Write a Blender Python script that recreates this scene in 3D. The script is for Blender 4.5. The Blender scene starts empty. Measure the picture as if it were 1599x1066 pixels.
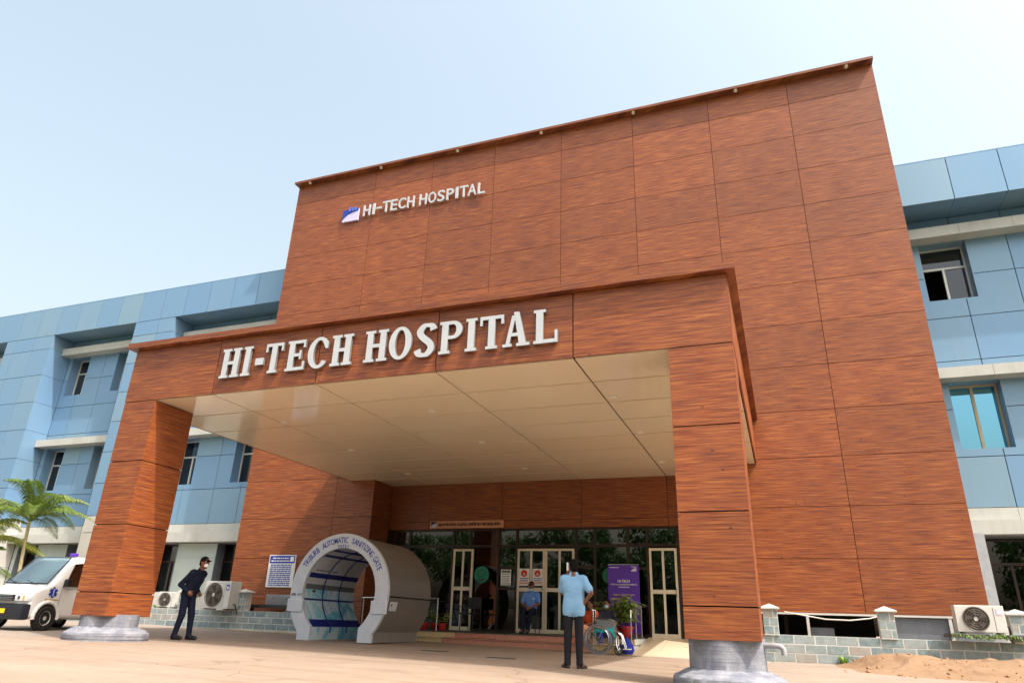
import bpy, bmesh, math, random
import numpy as np
from mathutils import Vector, Matrix
random.seed(7); np.random.seed(7)
SC = bpy.context.scene
COL = SC.collection
R = math.radians

# ------------------------------------------------------------------ camera
cam_d = bpy.data.cameras.new('camera'); cam = bpy.data.objects.new('camera', cam_d); COL.objects.link(cam)
cam_d.sensor_width = 36.0; cam_d.lens = 1070.68*36/1599; cam_d.clip_start = 0.1; cam_d.clip_end = 3000
def cam_axes(pitch, roll, yaw):
    cy, sy, cp, sp = math.cos(yaw), math.sin(yaw), math.cos(pitch), math.sin(pitch)
    F = Vector((-sy*cp, cy*cp, sp)); A = Vector((cy, sy, 0)); U = A.cross(F)
    c, s = math.cos(roll), math.sin(roll)
    return A*c+U*s, U*c-A*s, F
_a, _u, _f = cam_axes(R(22.276), R(1.972), R(21.174))
cam.matrix_world = Matrix(((_a.x, _u.x, -_f.x, 0), (_a.y, _u.y, -_f.y, 0), (_a.z, _u.z, -_f.z, 0), (0, 0, 0, 1)))
SC.camera = cam

# ------------------------------------------------------------------ sky, sun, exposure
TO_SUN = Vector((0.63, -0.27, 1.0)).normalized()
W = bpy.data.worlds.new('World'); SC.world = W; W.use_nodes = True
wn = W.node_tree.nodes; wl = W.node_tree.links; wn.clear()
sky = wn.new('ShaderNodeTexSky'); sky.sky_type = 'NISHITA'; sky.sun_disc = False
sky.sun_elevation = math.asin(TO_SUN.z); sky.sun_rotation = math.atan2(TO_SUN.x, TO_SUN.y)
sky.altitude = 0; sky.air_density = 2.0; sky.dust_density = 8.0; sky.ozone_density = 1.0
bg = wn.new('ShaderNodeBackground'); bg.inputs['Strength'].default_value = 0.15
wo = wn.new('ShaderNodeOutputWorld')
hz = wn.new('ShaderNodeHueSaturation'); hz.inputs['Saturation'].default_value = 0.70; hz.inputs['Hue'].default_value = 0.490
wl.new(sky.outputs[0], hz.inputs['Color']); wl.new(hz.outputs[0], bg.inputs['Color']); wl.new(bg.outputs[0], wo.inputs['Surface'])
sun_d = bpy.data.lights.new('sun', 'SUN'); sun_d.energy = 2.2; sun_d.angle = R(0.53); sun_d.color = (1.0, 0.94, 0.87)
sun = bpy.data.objects.new('sun', sun_d); COL.objects.link(sun)
sun.rotation_euler = (-TO_SUN).to_track_quat('-Z', 'Y').to_euler(); sun.location = TO_SUN*60
vs = SC.view_settings; vs.view_transform = 'Standard'; vs.look = 'None'; vs.gamma = 1; vs.use_curve_mapping = False
vs.exposure = 1.1
SC.render.engine = 'CYCLES'
SC.cycles.max_bounces = 8; SC.cycles.diffuse_bounces = 4; SC.cycles.transparent_max_bounces = 12

# ------------------------------------------------------------------ helpers
def lin(r, g, b):
    f = lambda c: (c/12.92 if c <= .04045 else ((c+.055)/1.055)**2.4)
    return (f(r/255), f(g/255), f(b/255), 1)
MATS = {}
class NT:
    def __init__(s, name):
        s.m = bpy.data.materials.new(name); s.m.use_nodes = True; s.t = s.m.node_tree; s.t.nodes.clear()
        s.out = s.n('ShaderNodeOutputMaterial'); MATS[name] = s.m
    def n(s, ty, **kw):
        x = s.t.nodes.new(ty)
        for k, v in kw.items(): setattr(x, k, v)
        return x
    def l(s, a, b): s.t.links.new(a, b)
    def val(s, x, sock):
        if isinstance(x, (int, float, tuple, list)):
            sock.default_value = x
        else: s.l(x, sock)
    def math(s, op, a, b=0.0, c=None, clamp=False):
        x = s.n('ShaderNodeMath', operation=op, use_clamp=clamp); s.val(a, x.inputs[0]); s.val(b, x.inputs[1])
        if c is not None: s.val(c, x.inputs[2])
        return x.outputs[0]
    def mix(s, f, a, b, mode='MIX'):
        x = s.n('ShaderNodeMix', data_type='RGBA', blend_type=mode)
        s.val(f, x.inputs[0]); s.val(a, x.inputs[6]); s.val(b, x.inputs[7]); return x.outputs[2]
    def noise(s, vec, scale, detail=4, rough=.55, dist=0):
        x = s.n('ShaderNodeTexNoise'); x.inputs['Scale'].default_value = scale; x.inputs['Detail'].default_value = detail
        x.inputs['Roughness'].default_value = rough; x.inputs['Distortion'].default_value = dist
        if vec is not None: s.l(vec, x.inputs['Vector'])
        return x.outputs['Fac']
    def ramp(s, f, stops):
        x = s.n('ShaderNodeValToRGB'); e = x.color_ramp.elements
        while len(e) > 1: e.remove(e[-1])
        e[0].position, e[0].color = stops[0][0], stops[0][1]
        for p, c in stops[1:]:
            k = e.new(p); k.color = c
        s.l(f, x.inputs[0]); return x.outputs[0]
    def pos(s): return s.n('ShaderNodeNewGeometry').outputs['Position']
    def xyz(s, v):
        x = s.n('ShaderNodeSeparateXYZ'); s.l(v, x.inputs[0]); return x.outputs
    def vec(s, a, b, c):
        x = s.n('ShaderNodeCombineXYZ'); s.val(a, x.inputs[0]); s.val(b, x.inputs[1]); s.val(c, x.inputs[2]); return x.outputs[0]
    def rnd(s): return s.n('ShaderNodeObjectInfo').outputs['Random']
    def bsdf(s, color, rough=.5, metal=0, spec=.5, bump=None, bstr=.3, bdist=.01, **kw):
        b = s.n('ShaderNodeBsdfPrincipled'); s.val(color, b.inputs['Base Color']); s.val(rough, b.inputs['Roughness'])
        s.val(metal, b.inputs['Metallic']); b.inputs['Specular IOR Level'].default_value = spec
        for k, v in kw.items(): s.val(v, b.inputs[k])
        if bump is not None:
            bp = s.n('ShaderNodeBump'); bp.inputs['Strength'].default_value = bstr; bp.inputs['Distance'].default_value = bdist
            s.l(bump, bp.inputs['Height']); s.l(bp.outputs[0], b.inputs['Normal'])
        s.l(b.outputs[0], s.out.inputs['Surface']); return s.m
def simple(name, rgb, rough=.5, metal=0, var=.12, scale=6, spec=.5, bump=0, **kw):
    t = NT(name); c = lin(*rgb)
    f = t.noise(t.pos(), scale, 5, .6)
    lo = tuple(x*(1-var) for x in c[:3])+(1,); hi = tuple(min(1, x*(1+var)) for x in c[:3])+(1,)
    col = t.ramp(f, [(.3, lo), (.7, hi)])
    rr = t.math('ADD', rough-.06, t.math('MULTIPLY', f, .12), clamp=True)
    return t.bsdf(col, rr, metal, spec, f if bump else None, bump, .02, **kw)

# wood-grain laminate: streaks run along the panel; each panel has its own offset and tone
def wood(name, tone=1.0):
    t = NT(name); p = t.xyz(t.pos()); r = t.rnd()
    u = t.math('ADD', t.math('ADD', p[0], p[1]), t.math('MULTIPLY', r, 37.0)); v = t.math('ADD', p[2], t.math('MULTIPLY', r, 11.3))
    wob = t.math('MULTIPLY', t.noise(t.vec(t.math('MULTIPLY', u, .9), 0, t.math('MULTIPLY', v, 1.6)), 1.0, 2), .02)
    v2 = t.math('ADD', v, wob)
    a = t.noise(t.vec(t.math('MULTIPLY', u, 1.5), 0, t.math('MULTIPLY', v2, 36.0)), 1.0, 5, .68, .0)
    b = t.noise(t.vec(t.math('MULTIPLY', u, 1.6), 3, t.math('MULTIPLY', v2, 75.0)), 1.0, 3, .6)
    f = t.math('ADD', t.math('MULTIPLY', a, .64), t.math('MULTIPLY', b, .36))
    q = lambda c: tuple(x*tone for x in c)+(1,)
    col = t.ramp(f, [(.36, q((.070, .014, .009))), (.43, q((.138, .030, .011))), (.50, q((.212, .052, .013))), (.56, q((.282, .082, .018))), (.65, q((.385, .138, .034)))])
    # knots: sparse small dark eyes
    vo = t.n('ShaderNodeTexVoronoi'); vo.inputs['Scale'].default_value = 1.0
    t.l(t.vec(t.math('MULTIPLY', u, 3.0), 0, t.math('MULTIPLY', v, 5.2)), vo.inputs['Vector'])
    kn = t.math('LESS_THAN', t.math('ADD', vo.outputs['Distance'], t.math('MULTIPLY', b, .03)), .10)
    sel = t.math('GREATER_THAN', t.xyz(vo.outputs['Color'])[0], .45)
    k = t.math('MULTIPLY', t.math('MULTIPLY', kn, sel), .75)
    col = t.mix(k, col, q((.06, .014, .012)))
    col = t.mix(.9, col, t.mix(r, (.95, .95, .97, 1), (1.17, 1.16, 1.13, 1)), 'MULTIPLY')
    big = t.noise(t.vec(t.math('MULTIPLY', p[0], .22), t.math('MULTIPLY', p[1], .22), t.math('MULTIPLY', p[2], .3)), 1.0, 3); col = t.mix(.8, col, t.ramp(big, [(.3, (.84, .83, .84, 1)), (.7, (1.14, 1.16, 1.16, 1))]), 'MULTIPLY')
    # dust and rain streaks
    d = t.noise(t.vec(t.math('MULTIPLY', u, 2.5), 0, t.math('MULTIPLY', p[2], .35)), 1.0, 4)
    col = t.mix(t.math('MULTIPLY', d, .05), col, (.5, .38, .3, 1))
    rough = t.math('ADD', .34, t.math('MULTIPLY', d, .16))
    return t.bsdf(col, rough, 0, .42, f, .05, .003)
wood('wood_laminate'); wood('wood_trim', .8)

def blue_panel():
    t = NT('blue_panel'); r = t.rnd(); p = t.pos(); q = t.xyz(p)
    c = t.ramp(r, [(.0, (.150, .290, .475, 1)), (.5, (.160, .300, .47, 1)), (.82, (.175, .31, .455, 1)), (1, (.20, .325, .43, 1))])
    f = t.noise(p, .7, 4); c = t.mix(t.math('MULTIPLY', f, .18), c, (.30, .38, .44, 1))
    st = t.noise(t.vec(t.math('MULTIPLY', q[0], 9), t.math('MULTIPLY', q[1], 9), t.math('MULTIPLY', q[2], .5)), 1, 4)
    c = t.mix(t.math('MULTIPLY', t.math('SUBTRACT', st, .5, clamp=True), .9), c, (.2, .25, .3, 1))
    t.bsdf(c, t.math('ADD', .27, t.math('MULTIPLY', f, .12)), .15, .5)
blue_panel()
def stained(name, rgb, dirt, amt=.5, rough=.6, sc=2.0, bump=.15):
    t = NT(name); p = t.pos(); q = t.xyz(p)
    f = t.noise(p, sc, 6, .6); st = t.noise(t.vec(t.math('MULTIPLY', q[0], 7), t.math('MULTIPLY', q[1], 7), t.math('MULTIPLY', q[2], .6)), 1, 4)
    c = t.mix(t.math('MULTIPLY', t.ramp(f, [(.45, (0, 0, 0, 1)), (.75, (1, 1, 1, 1))]), amt), lin(*rgb), lin(*dirt))
    c = t.mix(t.math('MULTIPLY', t.math('SUBTRACT', st, .52, clamp=True), amt*2.2), c, lin(*dirt))
    t.bsdf(c, rough, 0, .4, t.noise(p, 40, 3), bump, .004)
stained('grey_white_cladding', (186, 186, 180), (128, 126, 118), .3, .45, 1.2, .03)
stained('pale_green_panel', (176, 188, 184), (140, 148, 142), .3, .4, 1.0, .03)
stained('white_plaster', (196, 196, 190), (140, 136, 124), .5)
stained('plinth_grey', (118, 124, 132), (80, 82, 84), .5)
t_ = NT('base_concrete'); p_ = t_.pos(); q_ = t_.xyz(p_); f_ = t_.noise(p_, 4.5, 6, .65); l_ = t_.noise(t_.vec(t_.math('MULTIPLY', q_[0], 1.5), t_.math('MULTIPLY', q_[1], 1.5), t_.math('MULTIPLY', q_[2], 55)), 1, 4)
c_ = t_.mix(t_.ramp(f_, [(.4, (0, 0, 0, 1)), (.68, (1, 1, 1, 1))]), lin(116, 119, 130), lin(148, 150, 156)); c_ = t_.mix(t_.math('MULTIPLY', t_.math('SUBTRACT', l_, .5, clamp=True), 2.2), c_, lin(78, 80, 90))
t_.bsdf(c_, .92, 0, .2, t_.math('ADD', t_.math('MULTIPLY', l_, .8), t_.noise(p_, 55, 3)), .7, .008)
stained('mortar', (206, 208, 204), (160, 154, 142), .5, .9, 4)
stained('joint_backing', (14, 10, 9), (10, 9, 9), .3, .9)
stained('blue_backing', (16, 20, 30), (12, 14, 20), .3, .9)

def ground_mat(name, c1, c2, c3):
    t = NT(name); p = t.pos()
    f = t.noise(p, .55, 6, .62, .6); g = t.noise(p, 5, 6, .65); h = t.noise(p, 60, 3)
    q = t.xyz(p); sw = t.noise(t.vec(t.math('MULTIPLY', q[0], .35), t.math('MULTIPLY', q[1], 2.4), 0), 1, 5, .6)
    c = t.mix(t.ramp(f, [(.35, (0, 0, 0, 1)), (.65, (1, 1, 1, 1))]), lin(*c1), lin(*c2))
    c = t.mix(t.math('MULTIPLY', t.ramp(sw, [(.5, (0, 0, 0, 1)), (.72, (1, 1, 1, 1))]), .55), c, lin(*c3))
    c = t.mix(t.math('MULTIPLY', t.math('SUBTRACT', g, .5, clamp=True), .9), c, lin(*[int(x*.72) for x in c1]))
    vo = t.n('ShaderNodeTexVoronoi', feature='DISTANCE_TO_EDGE'); vo.inputs['Scale'].default_value = .22
    wq = t.n('ShaderNodeVectorMath', operation='ADD'); t.l(p, wq.inputs[0]); wn_ = t.n('ShaderNodeTexNoise'); wn_.inputs['Scale'].default_value = 1.1; t.l(p, wn_.inputs['Vector']); t.l(wn_.outputs['Color'], wq.inputs[1]); t.l(wq.outputs[0], vo.inputs['Vector'])
    ck = t.math('MULTIPLY', t.math('LESS_THAN', vo.outputs['Distance'], .004), .3); c = t.mix(ck, c, lin(*[int(x*.5) for x in c1]))
    st = t.noise(p, 1.7, 7, .7, 1.2); c = t.mix(t.math('MULTIPLY', t.ramp(st, [(.62, (0, 0, 0, 1)), (.72, (1, 1, 1, 1))]), .32), c, lin(*[int(x*.62) for x in c1]))
    c = t.mix(t.math('MULTIPLY', t.ramp(t.noise(p, .9, 6, .7, 2.0), [(.58, (0, 0, 0, 1)), (.70, (1, 1, 1, 1))]), .3), c, lin(*[min(255, int(x*1.16)) for x in c2]))
    t.bsdf(c, .88, 0, .25, t.math('ADD', t.math('MULTIPLY', h, .5), g), .45, .008)
ground_mat('yard_ground', (141, 127, 115), (151, 139, 127), (126, 109, 94))
ground_mat('apron_concrete', (143, 125, 109), (152, 136, 121), (122, 99, 83))
ground_mat('sand', (132, 106, 82), (142, 118, 94), (112, 84, 60))
ground_mat('added_lawn', (70, 84, 44), (84, 92, 52), (60, 70, 40))  # dark tone for the out-of-view grass added to weaken ground bounce

def brick_mat():
    t = NT('tile_brick'); r = t.rnd(); p = t.pos(); f = t.noise(p, 9, 6, .65)
    c = t.ramp(r, [(0, lin(112, 132, 138)), (.4, lin(132, 148, 150)), (.7, lin(146, 158, 160)), (.9, lin(150, 154, 150)), (1, lin(160, 152, 144))])
    c = t.mix(t.ramp(f, [(.45, (0, 0, 0, 1)), (.75, (.7, .7, .7, 1))]), c, lin(178, 184, 182))
    d = t.noise(p, 2.2, 5); c = t.mix(t.math('MULTIPLY', t.math('SUBTRACT', d, .52, clamp=True), 2.0), c, lin(92, 92, 78))
    t.bsdf(c, .55, 0, .4, f, .25, .006)
brick_mat()
def soffit_mat():
    t = NT('soffit_laminate'); r = t.rnd(); f = t.noise(t.pos(), .8, 3)
    c = t.mix(r, lin(234, 217, 188), lin(230, 212, 182)); c = t.mix(t.math('MULTIPLY', f, .12), c, lin(222, 203, 172))
    t.bsdf(c, t.math('ADD', .07, t.math('MULTIPLY', f, .05)), 0, .6)
soffit_mat()
def granite(name, cs):
    t = NT(name); p = t.pos(); v = t.n('ShaderNodeTexVoronoi'); v.inputs['Scale'].default_value = 60; t.l(p, v.inputs['Vector'])
    f = t.noise(p, 3, 6, .65); r = t.rnd()
    c = t.mix(r, lin(*cs[0]), lin(*cs[1])); c = t.mix(t.math('MULTIPLY', f, .6), c, lin(*cs[2]))
    c = t.mix(t.math('MULTIPLY', t.math('GREATER_THAN', t.xyz(v.outputs['Color'])[0], .75), .4), c, lin(*cs[3]))
    t.bsdf(c, .35, 0, .5)
granite('step_granite', [(190, 130, 112), (206, 152, 130), (160, 110, 92), (110, 82, 78)])
granite('cream_stone', [(206, 184, 140), (212, 192, 152), (180, 158, 116), (150, 130, 96)])
granite('green_granite', [(52, 68, 58), (46, 60, 52), (40, 48, 42), (90, 100, 90)])
granite('ramp_tile', [(222, 206, 180), (214, 196, 166), (196, 176, 148), (180, 160, 130)])

def glass(name, tint, refl=.12, rough=.01):
    t = NT(name); tr = t.n('ShaderNodeBsdfTransparent'); tr.inputs[0].default_value = tint
    gl = t.n('ShaderNodeBsdfGlossy'); gl.inputs['Color'].default_value = (.95, .97, 1, 1); gl.inputs['Roughness'].default_value = rough
    fr = t.n('ShaderNodeFresnel'); fr.inputs['IOR'].default_value = 1.5
    wv = t.n('ShaderNodeBump'); wv.inputs['Strength'].default_value = .04; wv.inputs['Distance'].default_value = .02
    t.l(t.noise(t.pos(), 1.3, 1), wv.inputs['Height']); t.l(wv.outputs[0], gl.inputs['Normal'])
    mx = t.n('ShaderNodeMixShader'); t.l(t.math('ADD', t.math('MULTIPLY', fr.outputs[0], 1.2), refl, clamp=True), mx.inputs[0])
    t.l(tr.outputs[0], mx.inputs[1]); t.l(gl.outputs[0], mx.inputs[2]); t.l(mx.outputs[0], t.out.inputs['Surface'])
glass('tinted_glass', (.22, .22, .21, 1), .045)
glass('window_glass', (.12, .14, .18, 1), .03)
glass('reflective_cyan_glass', (.03, .10, .14, 1), .5)
MATS['reflective_cyan_glass'].node_tree.nodes['Glossy BSDF'].inputs['Color'].default_value = (.30, .72, .98, 1)
glass('car_glass', (.30, .40, .42, 1), .12)
S = simple
S('white_letter', (180, 184, 188), .35, 0, .05); S('letter_return', (150, 152, 156), .35, .6, .1)
S('brown_aluminium', (46, 28, 20), .4, .2); S('cream_aluminium', (214, 204, 182), .35, 0, .05); S('light_aluminium', (206, 204, 198), .35, .2, .06)
S('tan_aluminium', (196, 176, 140), .4, 0, .06)
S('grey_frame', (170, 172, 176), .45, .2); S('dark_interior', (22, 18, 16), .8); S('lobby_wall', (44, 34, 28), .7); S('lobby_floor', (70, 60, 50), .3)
S('steel', (190, 192, 194), .22, .95, .05); S('chrome', (206, 208, 212), .14, .95, .04); S('black_plastic', (24, 24, 26), .5); S('dark_rubber', (28, 27, 27), .85)
S('white_plastic', (226, 226, 222), .4, 0, .05); S('ac_white', (198, 198, 194), .45, 0, .06); S('fan_grey', (92, 84, 76), .5); S('fan_dark', (40, 36, 34), .6)
S('gate_white', (198, 206, 218), .35, 0, .06); S('gate_shell', (142, 139, 136), .34, .5, .06); S('gate_base', (140, 138, 134), .4, .4); S('gate_navy', (18, 30, 116), .5); S('gate_lining', (196, 198, 204), .4, 0, .12, 3)
S('gate_grey_band', (104, 110, 114), .5); S('print_blue', (28, 54, 160), .5); S('print_dark', (34, 34, 42), .5); S('print_green', (20, 120, 98), .5); S('print_red', (196, 44, 44), .5); S('paper_white', (226, 226, 224), .6, 0, .04)
S('pale_blue_paint', (70, 110, 200), .45); S('lilac_paint', (196, 190, 222), .45, 0, .05); S('banner_purple', (84, 42, 160), .45, 0, .08); S('banner_gold', (206, 176, 110), .5)
S('van_white', (232, 232, 230), .18, 0, .03, 3, .6); S('van_dark', (26, 28, 36), .5); S('plate_yellow', (226, 190, 30), .5); S('stripe_gold', (196, 160, 84), .4); S('lamp_clear', (214, 220, 226), .08, .1, .05); S('beacon_purple', (96, 60, 170), .25)
S('pot_red', (150, 26, 24), .5); S('soil', (60, 44, 32), .95); S('sink_steel', (176, 178, 182), .35, .8); S('counter_dark', (52, 50, 50), .4)
S('skin', (118, 74, 52), .55, 0, .08, 20); S('hair', (9, 7, 7), .7, 0, .3, 40, .15); S('navy_cloth', (22, 28, 48), .85, 0, .2, 12, .2); S('sky_shirt', (134, 180, 218), .85, 0, .08, 12, .2)
S('charcoal_cloth', (36, 36, 42), .85, 0, .2, 12, .2); S('guard_shirt', (92, 130, 200), .85, 0, .1, 12, .2); S('mask_white', (222, 224, 224), .7, 0, .04); S('mask_blue', (150, 196, 214), .7, 0, .05); S('sandal_brown', (58, 44, 38), .7)
S('sari_orange', (196, 84, 44), .8, 0, .25, 9, .2); S('sari_pink', (206, 150, 120), .8, 0, .15, 9, .2); S('teal_cloth', (22, 146, 150), .75, 0, .15, 9, .2); S('royal_cloth', (40, 50, 150), .8, 0, .15, 9, .2); S('shirt_black', (34, 38, 56), .85)
S('trunk_palm', (160, 150, 110), .7, 0, .25, 20); S('bark', (84, 66, 50), .9, 0, .3, 15); S('rope_white', (214, 210, 200), .7); S('pipe_grey', (142, 144, 150), .4); S('soap_cream', (226, 206, 140), .35)
S('clod', (146, 112, 80), .95, 0, .2, 20); S('slab_dark', (86, 84, 80), .9); S('clay_shirt', (190, 70, 30), .8)
def leaf(name, c1, c2, c3=None):
    t = NT(name); r = t.noise(t.pos(), 2.6, 3); s = t.noise(t.pos(), 14, 2)
    c = t.mix(t.ramp(r, [(.35, (0, 0, 0, 1)), (.65, (1, 1, 1, 1))]), lin(*c1), lin(*c2))
    if c3: c = t.mix(t.ramp(s, [(.5, (0, 0, 0, 1)), (.62, (1, 1, 1, 1))]), c, lin(*c3))
    b = t.n('ShaderNodeBsdfPrincipled'); t.l(c, b.inputs['Base Color']); b.inputs['Roughness'].default_value = .45
    tl = t.n('ShaderNodeBsdfTranslucent'); t.l(c, tl.inputs[0]); mx = t.n('ShaderNodeMixShader'); mx.inputs[0].default_value = .32
    t.l(b.outputs[0], mx.inputs[1]); t.l(tl.outputs[0], mx.inputs[2]); t.l(mx.outputs[0], t.out.inputs['Surface'])
leaf('palm_leaf', (66, 98, 46), (100, 128, 52), (136, 142, 58)); leaf('palm_leaf_yellow', (104, 126, 48), (156, 152, 54), (82, 110, 46)); leaf('tree_leaf', (58, 86, 40), (84, 110, 52)); leaf('plant_leaf', (70, 110, 46), (126, 150, 60), (186, 186, 104)); leaf('weed_leaf', (96, 140, 56), (126, 160, 70))
def cloth_print():
    t = NT('cyan_print'); p = t.pos(); f = t.noise(p, 1.4, 4, .6, 1.5)
    c = t.ramp(f, [(.34, lin(86, 160, 196)), (.46, lin(140, 202, 220)), (.56, lin(214, 228, 238)), (.70, lin(140, 168, 210))]); t.bsdf(c, .4)
cloth_print()

class MB:
    def __init__(s): s.v = []; s.f = []; s.mi = []; s.cur = 0
    def add(s, vs_, fs):
        o = len(s.v); s.v += [tuple(p) for p in vs_]; s.f += [tuple(o+i for i in f) for f in fs]; s.mi += [s.cur]*len(fs); return s
    def box(s, x0, x1, y0, y1, z0, z1):
        return s.add([(x0, y0, z0), (x1, y0, z0), (x1, y1, z0), (x0, y1, z0), (x0, y0, z1), (x1, y0, z1), (x1, y1, z1), (x0, y1, z1)],
                     [(0, 3, 2, 1), (4, 5, 6, 7), (0, 1, 5, 4), (1, 2, 6, 5), (2, 3, 7, 6), (3, 0, 4, 7)])
    def bbox_bev(s, x0, x1, y0, y1, z0, z1, b):      # box with all vertical and horizontal edges chamfered
        bm = bmesh.new(); bmesh.ops.create_cube(bm, size=1)
        for v in bm.verts: v.co = Vector(((x0+x1)/2+v.co.x*(x1-x0), (y0+y1)/2+v.co.y*(y1-y0), (z0+z1)/2+v.co.z*(z1-z0)))
        bmesh.ops.bevel(bm, geom=bm.edges[:], offset=b, segments=2, affect='EDGES', profile=.6)
        bm.verts.index_update(); s.add([v.co for v in bm.verts], [[v.index for v in f.verts] for f in bm.faces]); bm.free(); return s
    def cyl(s, a, b, r0, r1=None, n=12, cap=True):
        a, b = Vector(a), Vector(b); r1 = r0 if r1 is None else r1; d = (b-a).normalized()
        x = d.orthogonal().normalized(); y = d.cross(x); vs_ = []
        for c, r in ((a, r0), (b, r1)):
            for i in range(n):
                t = 2*math.pi*i/n; vs_.append(c+x*math.cos(t)*r+y*math.sin(t)*r)
        fs = [(i, (i+1) % n, n+(i+1) % n, n+i) for i in range(n)]
        if cap: fs += [tuple(range(n-1, -1, -1)), tuple(range(n, 2*n))]
        return s.add(vs_, fs)
    def tube(s, pts, r, n=8, closed=False):
        pts = [Vector(p) for p in pts]; m = len(pts); rings = []; up = None
        for i, p in enumerate(pts):
            a = pts[(i-1) % m] if (closed or i) else p; b = pts[(i+1) % m] if (closed or i < m-1) else p
            d = (b-a).normalized()
            x = (up - d*up.dot(d)).normalized() if up is not None and (up-d*up.dot(d)).length > 1e-4 else d.orthogonal().normalized()
            up = x; y = d.cross(x); rr = r[i] if isinstance(r, (list, tuple)) else r
            rings.append([p+x*math.cos(2*math.pi*k/n)*rr+y*math.sin(2*math.pi*k/n)*rr for k in range(n)])
        vs_ = [v for q in rings for v in q]; fs = []
        for i in range(m if closed else m-1):
            j = (i+1) % m
            fs += [(i*n+k, i*n+(k+1) % n, j*n+(k+1) % n, j*n+k) for k in range(n)]
        if not closed: fs += [tuple(range(n-1, -1, -1)), tuple(range((m-1)*n, m*n))]
        return s.add(vs_, fs)
    def lathe(s, prof, c=(0, 0, 0), n=32, fn=None, cap=True):
        vs_ = []; m = len(prof)
        for j, (r, z) in enumerate(prof):
            for i in range(n):
                t = 2*math.pi*i/n; rr, zz = (r, z) if fn is None else fn(r, z, t, j)
                vs_.append((c[0]+rr*math.cos(t), c[1]+rr*math.sin(t), c[2]+zz))
        fs = [(j*n+i, j*n+(i+1) % n, (j+1)*n+(i+1) % n, (j+1)*n+i) for j in range(m-1) for i in range(n)]
        if cap: fs += [tuple(range(n-1, -1, -1)), tuple(range((m-1)*n, m*n))]
        return s.add(vs_, fs)
    def disc(s, c, r, axis='y', n=24, t=.004):
        c = Vector(c); d = {'x': Vector((1, 0, 0)), 'y': Vector((0, 1, 0)), 'z': Vector((0, 0, 1))}[axis]
        return s.cyl(c-d*t/2, c+d*t/2, r, r, n)
    def prism(s, poly, fn, d0, d1):       # poly in 2D, fn(u,v,d)->xyz
        n = len(poly); vs_ = [fn(u, v, d0) for u, v in poly]+[fn(u, v, d1) for u, v in poly]
        return s.add(vs_, [tuple(range(n-1, -1, -1)), tuple(range(n, 2*n))]+[(i, (i+1) % n, n+(i+1) % n, n+i) for i in range(n)])
    def xf(s, M):
        s.v = [tuple(M @ Vector(p)) for p in s.v]; return s
    def mesh(s, name, mats, smooth=False):
        me = bpy.data.meshes.new(name); me.from_pydata(s.v, [], s.f)
        for m in (mats if isinstance(mats, (list, tuple)) else [mats]): me.materials.append(MATS[m])
        if any(s.mi): me.polygons.foreach_set('material_index', s.mi)
        bm = bmesh.new(); bm.from_mesh(me); bmesh.ops.recalc_face_normals(bm, faces=bm.faces); bm.to_mesh(me); bm.free()
        if smooth:
            me.polygons.foreach_set('use_smooth', [True]*len(me.polygons)); me.set_sharp_from_angle(angle=R(38))
        me.update(); return me
    def build(s, name, mats, parent=None, smooth=False, loc=None):
        return link(name, s.mesh(name, mats, smooth), parent, loc)
def link(name, me, parent=None, loc=None):
    o = bpy.data.objects.new(name, me); COL.objects.link(o)
    if parent is not None: o.parent = parent
    if loc is not None: o.location = loc
    return o
def tag(o, label=None, cat=None, group=None, kind=None):
    if label: o['label'] = label
    if cat: o['category'] = cat
    if group: o['group'] = group
    if kind: o['kind'] = kind
    return o
def thing(name, label, cat, loc=(0, 0, 0), rz=0, group=None):
    o = bpy.data.objects.new(name, None); COL.objects.link(o); o.location = loc; o.rotation_euler = (0, 0, rz); o.empty_display_size = .2
    return tag(o, label, cat, group)
BOXC = {}
def pbox(name, mat, parent, x0, x1, y0, y1, z0, z1, gap=0):
    """box piece; alike boxes share their mesh data"""
    d = (round(x1-x0-gap, 4), round(y1-y0, 4), round(z1-z0-gap, 4), mat)
    if d not in BOXC:
        BOXC[d] = MB().box(-d[0]/2, d[0]/2, 0, d[1], -d[2]/2, d[2]/2).mesh(name, mat)
    return link(name, BOXC[d], parent, ((x0+x1)/2, y0, (z0+z1)/2))
def cut(rect, holes):
    out = [rect]
    for (a, b, c, d) in holes:
        nxt = []
        for (x0, x1, z0, z1) in out:
            if b <= x0 or a >= x1 or d <= z0 or c >= z1: nxt.append((x0, x1, z0, z1)); continue
            if c > z0: nxt.append((x0, x1, z0, c))
            if d < z1: nxt.append((x0, x1, d, z1))
            zz0, zz1 = max(z0, c), min(z1, d)
            if a > x0: nxt.append((x0, a, zz0, zz1))
            if b < x1: nxt.append((b, x1, zz0, zz1))
        out = nxt
    return out
def gz(x, y):
    """ground height: the yard falls gently to the right and towards the camera"""
    xc = min(max(x, -18), 3); yc = min(max(y, 2), 18)
    z = -.804-.015*xc+.009*yc
    a = min(max((x+1.2)/1.6, 0), 1)*min(max((y-13.5)/3, 0), 1)
    return z+.085*a*a*(3-2*a)
YT, YP, YB = 18.268, 9.836, 19.409
ZS = 3.92

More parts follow.
